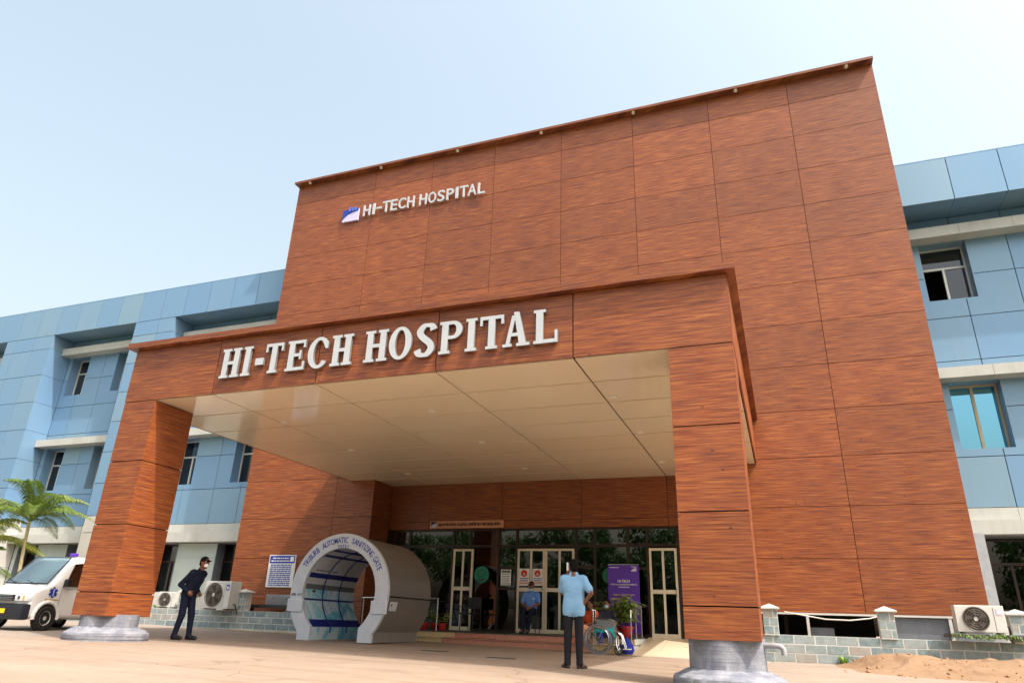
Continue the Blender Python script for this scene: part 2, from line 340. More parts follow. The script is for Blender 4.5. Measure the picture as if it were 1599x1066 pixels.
# ================================================================== SETTING
def ground():
    xs = [-400, -150, -60]+[-40+i*1.0 for i in range(0, 61)]+[40, 120, 400]
    ys = [-400, -150, -60, -30, -15, -6]+[-2+i*.8 for i in range(0, 32)]+[40, 120, 500]
    m = MB(); n = len(ys)
    m.add([(x, y, gz(x, y)) for x in xs for y in ys], [(i*n+j, (i+1)*n+j, (i+1)*n+j+1, i*n+j+1) for i in range(len(xs)-1) for j in range(n-1)])
    tag(m.build('ground', 'yard_ground', smooth=True), kind='structure')
    m = MB(); X = [-13.0+i*.5 for i in range(0, 24)]; Y = [4.4+i*.5 for i in range(0, 27)]; n = len(Y)
    m.add([(x+.05*math.sin(3*y+x), y+.04*math.sin(5*x), gz(x, y)+.005) for x in X for y in Y], [(i*n+j, (i+1)*n+j, (i+1)*n+j+1, i*n+j+1) for i in range(len(X)-1) for j in range(n-1)])
    tag(m.build('paved_apron', 'apron_concrete', smooth=True), kind='structure')
    for (x, y) in ((-6.7, 13.6), (-5.0, 12.9)):
        tag(pbox('drain_cover', 'slab_dark', None, x-.28, x+.28, y-.06, y+.06, gz(x, y)+.012, gz(x, y)+.02), 'thin dark drain slot in shaded apron, '+('nearer the sanitizing gate' if x < -6 else 'nearer the standing man'), 'drain', 'drain slots in the apron')
ground()

# ------------------------------------------------------------------ tower
TX = [-16.312, -12.787, -10.383, -7.959, -5.53, -3.10, -.686, 1.66, 4.064]
TZ = [15.66]+[14.822-1.1998*i for i in range(12)]+[.434, -.55]
RX0, RX1 = -11.425, -1.15
tower = thing('clad_tower', 'tall flat block clad in reddish wood-grain panels behind the porch', 'building')

def tower_build():
    T = tower
    # dark core behind the open joints
    c = MB()
    c.box(TX[0]+.01, TX[-1]-.01, YT+.035, 24, ZS+.35, 15.66); c.box(TX[0]+.01, RX0-.01, YT+.035, 19.0, -.6, ZS+.35); c.box(RX1+.01, TX[-1]-.01, YT+.035, 24, .45, ZS+.35)
    c.build('core_wall', 'joint_backing', T)
    for i in range(len(TX)-1):
        for j in range(len(TZ)-1):
            x0, x1, z1, z0 = TX[i], TX[i+1], TZ[j], TZ[j+1]
            if j == 13 and x0 > -12: continue
            if z0 < 5.0 and z1 < 5.3:
                if x0 < RX0 < x1: x1 = RX0
                elif x0 < RX1 < x1: x0 = RX1
                elif x0 >= RX0 and x1 <= RX1: continue
                if j == 9 and (x1 == RX0 or x0 == RX1): pass
            pbox('panel', 'wood_laminate', T, x0, x1, YT, YT+.03, z0, z1, .013)
    # recess: side returns, fascia over the doors
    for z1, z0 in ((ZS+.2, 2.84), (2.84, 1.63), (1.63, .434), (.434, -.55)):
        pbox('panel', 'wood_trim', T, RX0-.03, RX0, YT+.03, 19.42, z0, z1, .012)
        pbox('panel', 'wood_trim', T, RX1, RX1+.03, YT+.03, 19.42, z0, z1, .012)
    fx = [RX0, -10.031, -7.643, -5.202, -2.761, RX1]
    for a, b in zip(fx[:-1], fx[1:]):
        pbox('panel', 'wood_laminate', T, a, b, YB-.03, YB, 2.79, ZS+.1, .012); pbox('panel', 'wood_laminate', T, a, b, YB-.03, YB, 2.56, 2.79, .012)
    MB().box(RX0, RX1, YB+.002, YB+.1, 2.56, ZS+.4).build('fascia_core', 'joint_backing', T)
    # cornice with downlights
    MB().box(TX[0]-.06, TX[-1]+.01, 18.03, 18.6, 15.662, 15.75).build('cornice', 'wood_trim', T)
    MB().box(TX[0]+.1, TX[-1]-.1, 18.62, 24, 15.4, 15.72).build('roof', 'plinth_grey', T)
    for x in (-15.7, -12.52, -9.37, -6.2, -3.02, .2, 3.35):
        o = MB().cyl((x, 18.115, 15.60), (x, 18.115, 15.664), .055, .062, 16).build('downlight', 'tan_aluminium', T, True)
        MB().cyl((x, 18.115, 15.594), (x, 18.115, 15.6), .04, .04, 16).build('lens', 'white_plastic', o)
    # lower openings right of the porch
    pbox('lower_header', 'light_aluminium', T, RX1+.2, 4.05, 18.25, 18.33, .39, .432)
    for x in (.40, 1.95, 3.25):
        pbox('lower_post', 'light_aluminium', T, x, x+.06, 18.26, 18.32, -.6, .388)
    pbox('lower_infill', 'plinth_grey', T, 2.02, 4.04, 18.34, 18.38, -.6, .388); pbox('lower_room', 'dark_interior', T, -.9, 2.0, 20.4, 20.5, -.6, .44)
    pbox('lower_ceiling', 'dark_interior', T, -1.0, 4.0, 18.4, 20.4, .40, .44); pbox('lower_end', 'dark_interior', T, -1.05, -.98, 18.4, 20.4, -.6, .4)
    # lobby behind the glass
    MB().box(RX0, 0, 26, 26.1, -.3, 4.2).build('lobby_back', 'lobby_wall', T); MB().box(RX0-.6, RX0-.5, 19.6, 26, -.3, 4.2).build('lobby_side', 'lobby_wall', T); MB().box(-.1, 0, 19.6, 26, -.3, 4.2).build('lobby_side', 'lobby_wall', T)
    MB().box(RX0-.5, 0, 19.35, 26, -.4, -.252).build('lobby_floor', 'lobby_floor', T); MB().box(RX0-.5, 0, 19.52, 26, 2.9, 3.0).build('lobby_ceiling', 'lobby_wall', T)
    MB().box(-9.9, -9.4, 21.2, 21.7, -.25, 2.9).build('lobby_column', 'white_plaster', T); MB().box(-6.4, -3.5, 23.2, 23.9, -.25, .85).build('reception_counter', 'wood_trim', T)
tower_build()

# ------------------------------------------------------------------ porch
porch = thing('entrance_porch', 'projecting wood-clad porch on two pillars with glossy cream soffit', 'porch')
PX0, PX1 = -12.30, -.323
SX = [PX0, -10.031, -7.643, -5.202, -2.761, PX1]
def porch_build():
    P = porch
    core = MB().box(PX0+.035, PX1-.035, YP+.035, YT-.002, ZS+.03, 5.06).build('slab_core', 'joint_backing', P)
    roof = MB().box(PX0+.05, PX1-.05, YP+.1, YT-.002, 5.062, 5.15).build('roof', 'plinth_grey', P)
    MB().box(RX0, RX1, YT+.0, YB-.032, ZS+.03, ZS+.3).build('recess_core', 'joint_backing', P)
    beam = bpy.data.objects.new('beam', None); COL.objects.link(beam); beam.parent = P
    for a, b in zip(SX[:-1], SX[1:]): pbox('panel', 'wood_laminate', beam, a, b, YP, YP+.03, ZS, 5.066, .018)
    ys = [YP+.032+1.2*i for i in range(7)]+[YT-.002]
    for a, b in zip(ys[:-1], ys[1:]):
        for x in (PX0, PX1-.03): pbox('panel', 'wood_laminate', beam, x, x+.03, a+.006, b-.006, ZS, 5.066, .0)
    # soffit
    sof = bpy.data.objects.new('soffit', None); COL.objects.link(sof); sof.parent = P
    yy = [YP+.032, 11.05, 12.27, 13.48, 14.71, 15.95, 17.18, YT-.01, YB-.035]
    for i, (a, b) in enumerate(zip(SX[:-1], SX[1:])):
        for j, (c, d) in enumerate(zip(yy[:-1], yy[1:])):
            x0, x1 = a, b
            if i == 0: x0 += .032
            if i == 4: x1 -= .032
            if j == 7: x0, x1 = max(x0, RX0+.004), min(x1, RX1-.004)
            if x1-x0 < .05: continue
            g = .015
            key = ('sof', round(x1-x0, 3), round(d-c, 3))
            if key not in BOXC: BOXC[key] = MB().box(-(x1-x0)/2+g, (x1-x0)/2-g, -(d-c)/2+g*1.5, (d-c)/2-g*1.5, 0, .025).mesh('soffit_panel', 'soffit_laminate')
            link('soffit_panel', BOXC[key], sof, ((x0+x1)/2, (c+d)/2, ZS))
    for x in (-9.91, -6.31, -2.58):
        for y in (11.93, 14.57, 17.57):
            o = MB().cyl((x, y, ZS-.012), (x, y, ZS+.002), .085, .09, 20).build('downlight', 'cream_aluminium', P, True)
            MB().cyl((x, y, ZS-.016), (x, y, ZS-.0125), .06, .06, 20).build('lens', 'white_plastic', o)
    # cornice: front and two sides, mitred by butting
    c0, c1, cy = -12.43, -.195, 9.70
    MB().box(c0, c1, cy, YP+.1, 5.068, 5.185).build('cornice', 'wood_trim', P)
    for a, b in ((c0, PX0+.05), (PX1-.05, c1)): MB().box(a, b, YP+.102, YT-.003, 5.068, 5.185).build('cornice', 'wood_trim', P)
    # pillars
    for (x0, x1, lab) in ((-12.286, -11.433, 0), (-1.28, PX1, 1)):
        pl = bpy.data.objects.new('pillar', None); COL.objects.link(pl); pl.parent = P
        y1 = YP+1.0; zs = [ZS-.002, 2.696, 1.488, .281, -.128]
        MB().box(x0+.034, x1-.034, YP+.034, y1-.034, -.10, ZS-.01).build('pillar_core', 'joint_backing', pl)
        for a, b in zip(zs[:-1], zs[1:]):
            pbox('panel', 'wood_laminate', pl, x0, x1, YP+.001, YP+.031, b, a, .018); pbox('panel', 'wood_laminate', pl, x0, x1, y1-.031, y1, b, a, .018)
            for xx in (x0, x1-.03): pbox('panel', 'wood_laminate', pl, xx, xx+.03, YP+.032, y1-.032, b, a, .018)
        cx, cyy = (x0+x1)/2, YP+.5; g = gz(cx, cyy)
        rnd = random.Random(int(x0*10)+99)
        tab = [[rnd.uniform(-1, 1) for _ in range(64)] for _ in range(30)]
        def fn(r, z, t, j):
            k = int(t/(2*math.pi)*64) % 64
            w = .006*math.sin(t*44) if 3 <= j <= 7 else 0
            return r+tab[j][k]*(.012 if 8 <= j <= 11 else .0025)+w+.004*math.sin(3*t+1), z+tab[j][(k*7) % 64]*(.012 if 8 <= j <= 11 else .001)
        H = -.11-g
        prof = [(.71, -.08), (.71, .02), (.70, .025), (.715, .03), (.715, .075), (.705, .08), (.715, .085), (.71, .125), (.685, .14), (.64, .165), (.56, .205), (.50, .225), (.492, .23), (.490, H*.8), (.488, H+.02)]
        b = MB().lathe(prof, (cx, cyy, g), 96, fn).build('pillar_base', 'base_concrete', P, True)
porch_build()

# ------------------------------------------------------------------ blue wings
def window(parent, x0, x1, z0, z1, y, style):
    fm = {'plain': 'light_aluminium', 'tan': 'tan_aluminium', 'brown': 'brown_aluminium'}[style]
    w = bpy.data.objects.new('window', None); COL.objects.link(w); w.parent = parent
    t = .05; m = MB(); m.box(x0, x0+t, y-.03, y+.03, z0, z1); m.box(x1-t, x1, y-.03, y+.03, z0, z1); m.box(x0+t, x1-t, y-.03, y+.03, z0, z0+t); m.box(x0+t, x1-t, y-.03, y+.03, z1-t, z1)
    xm = (x0+x1)/2
    if style == 'tan':
        m.box(xm-.035, xm+.035, y-.04, y+.03, z0+t, z1-t); m.build('frame', fm, w)
        for a, b in ((x0+t, xm-.035), (xm+.035, x1-t)): pbox('pane', 'reflective_cyan_glass', w, a, b, y, y+.006, z0+t, z1-t)
    else:
        zt = z1-(z1-z0)*.36
        m.box(x0+t, x1-t, y-.03, y+.03, zt-.03, zt+.03); m.box(xm-.03, xm+.03, y-.04, y+.03, z0+t, zt-.03); m.build('frame', fm, w)
        pbox('pane', 'window_glass', w, x0+t, x1-t, y, y+.006, zt+.03, z1-t); pbox('pane', 'window_glass', w, xm+.03, x1-t, y, y+.006, z0+t, zt-.03)
        if style == 'brown' or x0 < 0: pbox('pane', 'window_glass', w, x0+t, xm-.03, y, y+.006, z0+t, zt-.03)
    # reveal lining and dark room behind
    m = MB(); yr = 20.205
    m.box(x0-.02, x0+.004, yr-.1, y-.032, z0+.004, z1-.004); m.box(x1-.004, x1+.02, yr-.1, y-.032, z0+.004, z1-.004); m.box(x0-.02, x1+.02, yr-.1, y-.032, z1-.004, z1+.02); m.box(x0-.02, x1+.02, yr-.1, y-.032, z0-.02, z0+.004)
    m.build('reveal', 'blue_panel' if z0 > 3 else 'plinth_grey', w)
    m = MB(); m.box(x0-.4, x1+.4, y+1.2, y+1.25, z0-.3, z1+.3); m.box(x0-.4, x0-.35, y+.06, y+1.2, z0-.3, z1+.3); m.box(x1+.35, x1+.4, y+.06, y+1.2, z0-.3, z1+.3); m.box(x0-.35, x1+.35, y+.06, y+1.2, z1+.2, z1+.3); m.box(x0-.35, x1+.35, y+.06, y+1.2, z0-.3, z0-.2)
    m.build('room', 'dark_interior', w)
    if x0 < 0:
        m = MB(); n = 9
        for i in range(n):
            a = x0+.1+(x1-x0-.4)*i/n*.5; m.box(a, a+.05, y+.10+.03*(i % 2), y+.13+.03*(i % 2), z0, z1-.1)
        m.build('curtain', 'royal_cloth' if z0 > 3 else 'pot_red', w)
    return w
YF, YR = 19.1, 20.1
def wing(T, xa, xb, pil, bays, jx, first):
    """T thing, xa..xb extent, pil = pilaster x ranges, bays = [(x0,x1,[window x ranges],[col joints])], jx = parapet joints"""
    # parapet
    js = [xa]+sorted(j for j in jx if xa+.1 < j < xb-.1)+[xb]
    par = bpy.data.objects.new('parapet', None); COL.objects.link(par); par.parent = T
    for a, b in zip(js[:-1], js[1:]):
        pbox('panel', 'blue_panel', par, a, b, YF, YF+.03, 11.17, 12.54, .02)
        key = ('und', round(b-a, 3))
        if key not in BOXC: BOXC[key] = MB().box(-(b-a)/2+.006, (b-a)/2-.006, .034, .99, 0, .02).mesh('panel', 'blue_panel')
        link('panel', BOXC[key], par, ((a+b)/2, YF, 11.176))
    MB().box(xa, xb, YF+.034, YF+.4, 11.21, 12.5).build('parapet_core', 'blue_backing', par)
    MB().box(xa, xb, YF+.002, YF+.5, 12.541, 12.57).build('coping', 'blue_panel', par)
    MB().box(xa, xb, YF+.5, 26, 11.25, 11.4).build('roof', 'plinth_grey', T)
    # pilasters
    zr = [11.168, 10.53, 9.31, 8.09, 6.87, 5.65, 4.43, 3.21, 2.6, 1.4, .5, -.6]
    for (a, b) in pil:
        p = bpy.data.objects.new('pilaster', None); COL.objects.link(p); p.parent = T
        MB().box(a+.035, b-.035, YF+.035, YR+.0, -.6, 11.16).build('pilaster_core', 'blue_backing', p)
        xj = [a]+sorted(j for j in jx if a+.3 < j < b-.3)+[b]
        for z1, z0 in zip(zr[:-1], zr[1:]):
            mt = 'blue_panel' if z0 > 2.9 else 'grey_white_cladding'
            for c, d in zip(xj[:-1], xj[1:]): pbox('panel', mt, p, c, d, YF, YF+.03, z0, z1, .02)
            pbox('panel', mt, p, a, a+.03, YF+.032, YR-.002, z0, z1, .012); pbox('panel', mt, p, b-.03, b, YF+.032, YR-.002, z0, z1, .012)
    # bays
    for (a, b, wins, cj, style) in bays:
        w = bpy.data.objects.new('bay_wall', None); COL.objects.link(w); w.parent = T
        holes = [(c, d, z0, z1) for (c, d) in wins for z0, z1 in ((8.62, 10.39), (4.45, 6.24))]
        xs = [a]+[j for j in cj if a+.08 < j < b-.08]+[b]; zs = [11.175, 10.71, 9.32, 8.08, 6.83, 5.51, 4.25, 2.985]
        for c, d in zip(xs[:-1], xs[1:]):
            for z1, z0 in zip(zs[:-1], zs[1:]):
                rs = cut((c+.01, d-.01, z0+.01, z1-.01), holes); m = MB()
                for r in rs: m.box(r[0], r[1], YR, YR+.03, r[2], r[3])
                if rs: m.build('panel', 'blue_panel', w)
        m = MB()
        for r in cut((a, b, 2.9, 11.16), holes): m.box(r[0], r[1], YR+.034, YR+.2, r[2], r[3])
        m.build('bay_core', 'blue_backing', w)
        for z0, z1 in ((10.39, 10.71), (6.24, 6.53)):       # projecting ledges
            ld = bpy.data.objects.new('ledge', None); COL.objects.link(ld); ld.parent = T
            lx = [a+.003]+[j+.1 for j in cj if a+.3 < j < b-.3]+[b-.003]
            for c, d in zip(lx[:-1], lx[1:]): pbox('ledge_panel', 'grey_white_cladding', ld, c, d, 19.67, YR-.003, z0, z1, .008)
            MB().box(a+.004, b-.004, 19.69, YR-.004, z0+.02, z1-.02).build('ledge_core', 'joint_backing', ld)
        # band over the ground floor
        bd = bpy.data.objects.new('band', None); COL.objects.link(bd); bd.parent = T
        for c, d in zip(xs[:-1], xs[1:]):
            pbox('band_panel', 'grey_white_cladding', bd, c, d, YR-.03, YR+.03, 2.66, 2.98, .008)
        lx = [a+.003]+[j+.45 for j in cj if a+.3 < j+.45 < b-.3]+[b-.003]
        for c, d in zip(lx[:-1], lx[1:]): pbox('band_panel', 'grey_white_cladding', bd, c, d, 19.74, YR+.03, 2.31, 2.65, .008)
        MB().box(a, b, YR+.034, YR+.2, 2.3, 2.98).build('band_core', 'joint_backing', bd)
        # ground floor
        gh = [(c, d, .62, 2.30) for (c, d) in wins]; m = MB()
        gx = [a]+sorted([e for cd in wins for e in cd]+[(c+d)/2 for (_, c), (d, _) in zip(wins[:-1], wins[1:])])+[b]
        gx = [g for g in gx if a <= g <= b]
        for c, d in zip(gx[:-1], gx[1:]):
            for z0, z1 in ((.62, 1.80), (1.80, 2.30)):
                if d-c < .05 or any(h[0]-.01 <= c and d <= h[1]+.01 for h in gh): continue
                pbox('ground_panel', 'pale_green_panel', w, c, d, YR+.02, YR+.05, z0, z1, .01)
        for r in cut((a, b, .62, 2.29), gh): pbox('ground_core', 'plinth_grey', w, r[0], r[1], YR+.055, YR+.2, r[2], r[3])
        MB().box(a, b, YR-.02, YR+.3, -.7, .615).build('plinth', 'white_plaster', w)
        for k, (c, d) in enumerate(wins):
            window(T, c, d, 8.62, 10.39, 20.52, 'plain'); window(T, c, d, 4.45, 6.24, 20.52, style); window(T, c, d, .62, 2.30, 20.52, 'brown')
        MB().box(a, b, 21.9, 26, -.7, 11.2).build('inner_block', 'dark_interior', w)
lw = thing('blue_wing', 'long pale blue panelled wing with recessed window bays left of tower', 'building')
wing(lw, -38.0, TX[0]-.02, [(-32.21, -29.2), (-24.38, -22.23)],
     [(-38.0, -32.21, [(-37.0, -35.9), (-34.2, -33.1)], [-36.9, -35.6, -34.4, -33.2], 'plain'),
      (-29.2, -24.38, [(-28.95, -27.87), (-26.19, -25.1)], [-28.16, -26.91, -25.66], 'plain'),
      (-22.23, TX[0]-.02, [(-21.7, -20.6), (-18.77, -17.68)], [-20.95, -19.44, -18.2, -16.95], 'plain')],
     [-18.21-1.215*i for i in range(-2, 17)], True)
rw = thing('blue_wing', 'short stretch of pale blue panelled wing at right of tower', 'building')
wing(rw, TX[-1]+.02, 13.0, [(9.9, 12.2)],
     [(TX[-1]+.02, 9.9, [(4.62, 5.79), (7.9, 9.07)], [5.50, 6.77, 8.04, 9.3], 'tan'), (12.2, 13.0, [], [], 'plain')],
     [5.522+1.25*i for i in range(7)], False)
pbox('edge_post', 'grey_frame', rw, TX[-1]+.03, 4.5, 19.3, 19.8, -.6, 2.29)

# ================================================================== LETTERING
def text_mb(s, size=1.0, depth=.01, offset=0.0, sx=1.0, align='LEFT', space=1.0, wordspace=1.0):
    """text as mesh pieces facing -Y, baseline start at the origin"""
    c = bpy.data.curves.new('text', 'FONT'); c.body = s; c.size = size; c.extrude = depth/2; c.offset = offset; c.align_x = align; c.resolution_u = 3
    c.space_character = space; c.space_word = wordspace
    o = bpy.data.objects.new('text', c); me = bpy.data.meshes.new_from_object(o)
    m = MB(); m.add([(v.co.x*sx, -v.co.z, v.co.y) for v in me.vertices], [tuple(p.vertices) for p in me.polygons])
    bpy.data.objects.remove(o); bpy.data.curves.remove(c); bpy.data.meshes.remove(me)
    return m
def fit(m, x0, x1, z0, z1, y):
    xs = [p[0] for p in m.v]; zs = [p[2] for p in m.v]; ys = [p[1] for p in m.v]
    ax, bx, az, bz = min(xs), max(xs), min(zs), max(zs)
    m.v = [(x0+(p[0]-ax)/(bx-ax)*(x1-x0), y+p[1]-min(ys), z0+(p[2]-az)/max(bz-az, 1e-6)*(z1-z0)) for p in m.v]; return m
# slab-serif capitals as polygons, cap height 1
def glyph(ch, w):
    s, t, sh, o = .205, .105, .085, .07; P = []
    rect = lambda x0, x1, y0, y1: P.append([(x0, y0), (x1, y0), (x1, y1), (x0, y1)])
    def stem(x, top=True, bot=True, lo=True, ro=True):
        rect(x, x+s, 0, 1)
        for on, y0, y1 in ((bot, 0, sh), (top, 1-sh, 1)):
            if on:
                if lo: rect(x-o, x, y0, y1)
                if ro: rect(x+s, x+s+o, y0, y1)
    def strip(pts):
        for (a, b), (c, d) in zip(pts[:-1], pts[1:]): P.append([a, c, d, b])
    def arc(cx, cy, rx, ry, a0, a1, n=24, sv=s, tv=t):
        out = []
        for i in range(n+1):
            a = R(a0+(a1-a0)*i/n); out.append(((cx+rx*math.cos(a), cy+ry*math.sin(a)), (cx+(rx-sv)*math.cos(a), cy+(ry-tv)*math.sin(a))))
        return out
    if ch == 'H': stem(o); stem(w-o-s); rect(o+s, w-o-s, .45, .56)
    elif ch == 'I': stem((w-s)/2)
    elif ch == '-': rect(0, w, .32, .55)
    elif ch == 'T':
        x = (w-s)/2; rect(x, x+s, 0, 1-t); rect(x-o, x, 0, sh); rect(x+s, x+s+o, 0, sh); rect(0, w, 1-t, 1); rect(0, .075, .72, 1-t); rect(w-.075, w, .72, 1-t)
    elif ch == 'E':
        stem(o, ro=False); x = o+s; rect(x, w-.03, 1-t, 1); rect(x, w, 0, t); rect(x, w-.16, .46, .46+t); rect(w-.03-.075, w-.03, .74, 1-t); rect(w-.075, w, t, .28); rect(w-.16-.065, w-.16, .46+t, .66); rect(w-.16-.065, w-.16, .36, .46)
    elif ch == 'L': stem(o, ro=True, bot=False); x = o+s; rect(0, o, 0, sh); rect(x, w, 0, t); rect(w-.08, w, t, .36)
    elif ch == 'O': strip(arc(w/2, .5, w/2, .52, 0, 360, 40))
    elif ch == 'C': strip(arc(w/2, .5, w/2, .52, 38, 322, 34)); P.append([(w*.5+w*.5*math.cos(R(38))-.085, .62), (w*.5+w*.5*math.cos(R(38)), .62), (w*.5+w*.5*math.cos(R(38)), .5+.52*math.sin(R(38))-.001), (w*.5+(w*.5-s)*math.cos(R(38)), .5+(.52-t)*math.sin(R(38))-.001)])
    elif ch == 'P':
        stem(o, ro=False); rect(o+s, o+s+o, 0, sh); x = o+s; cx = w-.30; rect(x, cx, 1-t, 1); rect(x, cx, .44, .44+t); strip(arc(cx, .72, .30, .28, 90, -90, 18, .19, t))
    elif ch == 'A':
        ax = w/2; xr = lambda y: (w-o-s-.03)+(ax-.08-(w-o-s-.03))*(y-sh)/(1.03-sh); xo = lambda y: (o+.02)+(ax-.115-(o+.02))*(y-sh)/(1.0-sh)
        P.append([(w-o-s-.03, sh), (w-o-.03, sh), (ax+.08, 1.03), (ax-.08, 1.03)]); xi = lambda y: xo(y)+.115
        yt = .93; P.append([(xo(sh), sh), (xi(sh), sh), (min(xi(.80), xr(.80)), .80), (xr(yt), yt), (xo(yt), yt)])
        rect(0, o*2+.13, 0, sh); rect(w-s-o*2-.03, w, 0, sh); P.append([(xi(.30), .30), (xr(.30), .30), (xr(.40), .40), (xi(.40), .40)])
    elif ch == 'S':
        c = [(w-.07, .80), (w-.13, .93), (w*.5, .965), (.20, .90), (.125, .76), (.19, .63), (w*.5, .515), (w-.18, .40), (w-.115, .24), (w-.19, .10), (w*.5, .035), (.14, .075), (.07, .21)]
        pts = []
        for i in range(len(c)-1):                       # Catmull-Rom through the spine
            p0, p1, p2, p3 = c[max(i-1, 0)], c[i], c[i+1], c[min(i+2, len(c)-1)]
            for k in range(4):
                u = k/4; q = [.5*((2*p1[d])+(-p0[d]+p2[d])*u+(2*p0[d]-5*p1[d]+4*p2[d]-p3[d])*u*u+(-p0[d]+3*p1[d]-3*p2[d]+p3[d])*u**3) for d in (0, 1)]; pts.append(q)
        pts.append(list(c[-1])); prs = []
        for i, p in enumerate(pts):
            a, b = pts[max(i-1, 0)], pts[min(i+1, len(pts)-1)]; dx, dy = b[0]-a[0], b[1]-a[1]; L = math.hypot(dx, dy) or 1
            th = (.055+.055*abs(dy)/L) if abs(i-len(pts)/2) > 8 else .10
            prs.append(((p[0]-dy/L*th, p[1]+dx/L*th), (p[0]+dy/L*th, p[1]-dx/L*th)))
        strip(prs)
    return P
def serif_letter(ch, x0, x1, z0, h, y0, y1, parent):
    m = MB(); w = (x1-x0)/h
    for poly in glyph(ch, w): m.prism(poly, lambda u, v, d: (x0+u*h, d, z0+v*h), y0, y1)
    m2 = MB(); m2.v = m.v
    for f in m.f: m2.f.append(f); m2.mi.append(0 if all(abs(m.v[i][1]-y0) < 1e-6 for i in f) else 1)
    return m2.build('letter', ['white_letter', 'letter_return'], parent)
big = thing('sign_lettering', 'large white slab-serif HI-TECH HOSPITAL letters on the porch beam', 'sign')
for ch, a, b in (('H', -9.87, -9.41), ('I', -9.36, -9.14), ('-', -9.04, -8.85), ('T', -8.82, -8.42), ('E', -8.32, -7.90), ('C', -7.84, -7.36), ('H', -7.33, -6.88),
                 ('H', -6.62, -6.15), ('O', -6.12, -5.67), ('S', -5.59, -5.21), ('P', -5.13, -4.70), ('I', -4.64, -4.42), ('T', -4.37, -3.94), ('A', -3.95, -3.48), ('L', -3.41, -3.0)):
    serif_letter(ch, a, b, 4.20, .60, YP-.075, YP-.02, big)
up = thing('sign_lettering', 'small white sans HI-TECH HOSPITAL letters high on the tower', 'sign')
for ch, a, b in (('H', -13.09, -12.80), ('I', -12.70, -12.60), ('-', -12.53, -12.33), ('T', -12.28, -11.98), ('E', -11.94, -11.68), ('C', -11.62, -11.33), ('H', -11.26, -10.98),
                 ('H', -10.77, -10.48), ('O', -10.41, -10.11), ('S', -10.05, -9.77), ('P', -9.70, -9.42), ('I', -9.35, -9.25), ('T', -9.19, -8.88), ('A', -8.88, -8.55), ('L', -8.50, -8.24)):
    fit(text_mb(ch, 1, .05, .012), a, b, (13.83 if ch == '-' else 13.64), (13.91 if ch == '-' else 14.10), YT-.12).build('letter', 'white_letter', up)
lg = thing('logo_sign', 'small square blue and lilac emblem beside the tower lettering', 'sign')
MB().box(-13.98, -13.31, YT-.09, YT-.02, 13.55, 14.05).build('backplate', 'lilac_paint', lg)
MB().prism([(-13.98, 13.62), (-13.90, 13.72), (-13.75, 13.84), (-13.55, 13.92), (-13.32, 13.95), (-13.32, 14.045), (-13.98, 14.045)], lambda u, v, d: (u, d, v), YT-.10, YT-.092).build('blue_field', 'print_blue', lg)
for x in (-13.72, -13.58, -13.47): MB().box(x, x+.06, YT-.13, YT-.102, 13.95, 14.14 if x == -13.72 else 14.1).build('emblem_figure', 'pale_blue_paint', lg)

# ================================================================== ENTRANCE GLAZING
front = thing('glazed_entrance', 'dark glazed entrance front in brown frames with cream double doors', 'glazing')
def entrance():
    G = front; y = 19.40; zb = -.25
    mx = [RX0+.02, -11.16, -10.64, -9.16, -8.61, -7.69, -7.13, -5.36, -4.82, -3.90, -3.36, -2.55, RX1-.02]
    for x in mx: pbox('mullion', 'brown_aluminium', G, x-.035, x+.035, y-.05, y+.05, zb, 2.555)
    for a, b in zip(mx[:-1], mx[1:]):
        a += .036; b -= .036
        pbox('rail', 'brown_aluminium', G, a, b, y-.045, y+.045, 2.03, 2.10); pbox('rail', 'brown_aluminium', G, a, b, y-.045, y+.045, 2.50, 2.554)
        pbox('transom_pane', 'tinted_glass', G, a, b, y-.004, y+.004, 2.10, 2.50)
    def doors(x0, x1, leaves, posters=()):
        n = len(leaves)-1
        for a, b in zip(leaves[:-1], leaves[1:]):
            d = bpy.data.objects.new('door', None); COL.objects.link(d); d.parent = G
            t = .065; m = MB(); z0, z1 = zb+.01, 1.985; zm = .88; xm = (a+b)/2; f0, f1 = y-.07, y-.02
            m.box(a+.004, a+t, f0, f1, z0, z1); m.box(b-t, b-.004, f0, f1, z0, z1); m.box(a+t, b-t, f0, f1, z0, z0+.10); m.box(a+t, b-t, f0, f1, z1-t, z1); m.box(a+t, b-t, f0, f1, zm-.05, zm+.05)
            m.box(xm-.03, xm+.03, f0, f1, z0+.10, zm-.05); m.box(xm-.03, xm+.03, f0, f1, zm+.05, z1-t); m.build('frame', 'cream_aluminium', d)
            for c, e in ((a+t, xm-.03), (xm+.03, b-t)):
                for g, h in ((z0+.10, zm-.05), (zm+.05, z1-t)): pbox('pane', 'tinted_glass', d, c, e, y-.05, y-.044, g, h)
            MB().cyl((b-.05, f0-.03, .75), (b-.05, f0-.03, .98), .012, .012, 8).build('handle', 'steel', d)
    doors(-7.13, -5.36, [-7.09, -6.26, -5.40]); doors(-3.32, -2.59, [-3.325, -2.585]); doors(-9.16, -8.6, [-9.125, -8.475])
    # fixed side lights with middle rails
    for a, b, rails in ((-11.16, -10.64, (.9,)), (-10.64, -9.16, ()), (-8.44, -7.69, ()), (-7.69, -7.13, (.9, 1.47)), (-5.36, -4.82, (.9, 1.5)), (-4.82, -3.90, ()), (-3.90, -3.36, (1.47,)), (-2.55, RX1-.02, (.9,)), (RX0+.02, -11.16, ())):
        a += .036; b -= .036; z0 = zb
        pbox('rail', 'brown_aluminium', G, a, b, y-.04, y+.04, zb, zb+.07); z0 = zb+.07
        for r in list(rails)+[None]:
            z1 = 2.03 if r is None else r-.035
            pbox('side_pane', 'tinted_glass', G, a, b, y-.004, y+.004, z0, z1)
            if r is not None: pbox('rail', 'brown_aluminium', G, a, b, y-.04, y+.04, r-.035, r+.035); z0 = r+.035
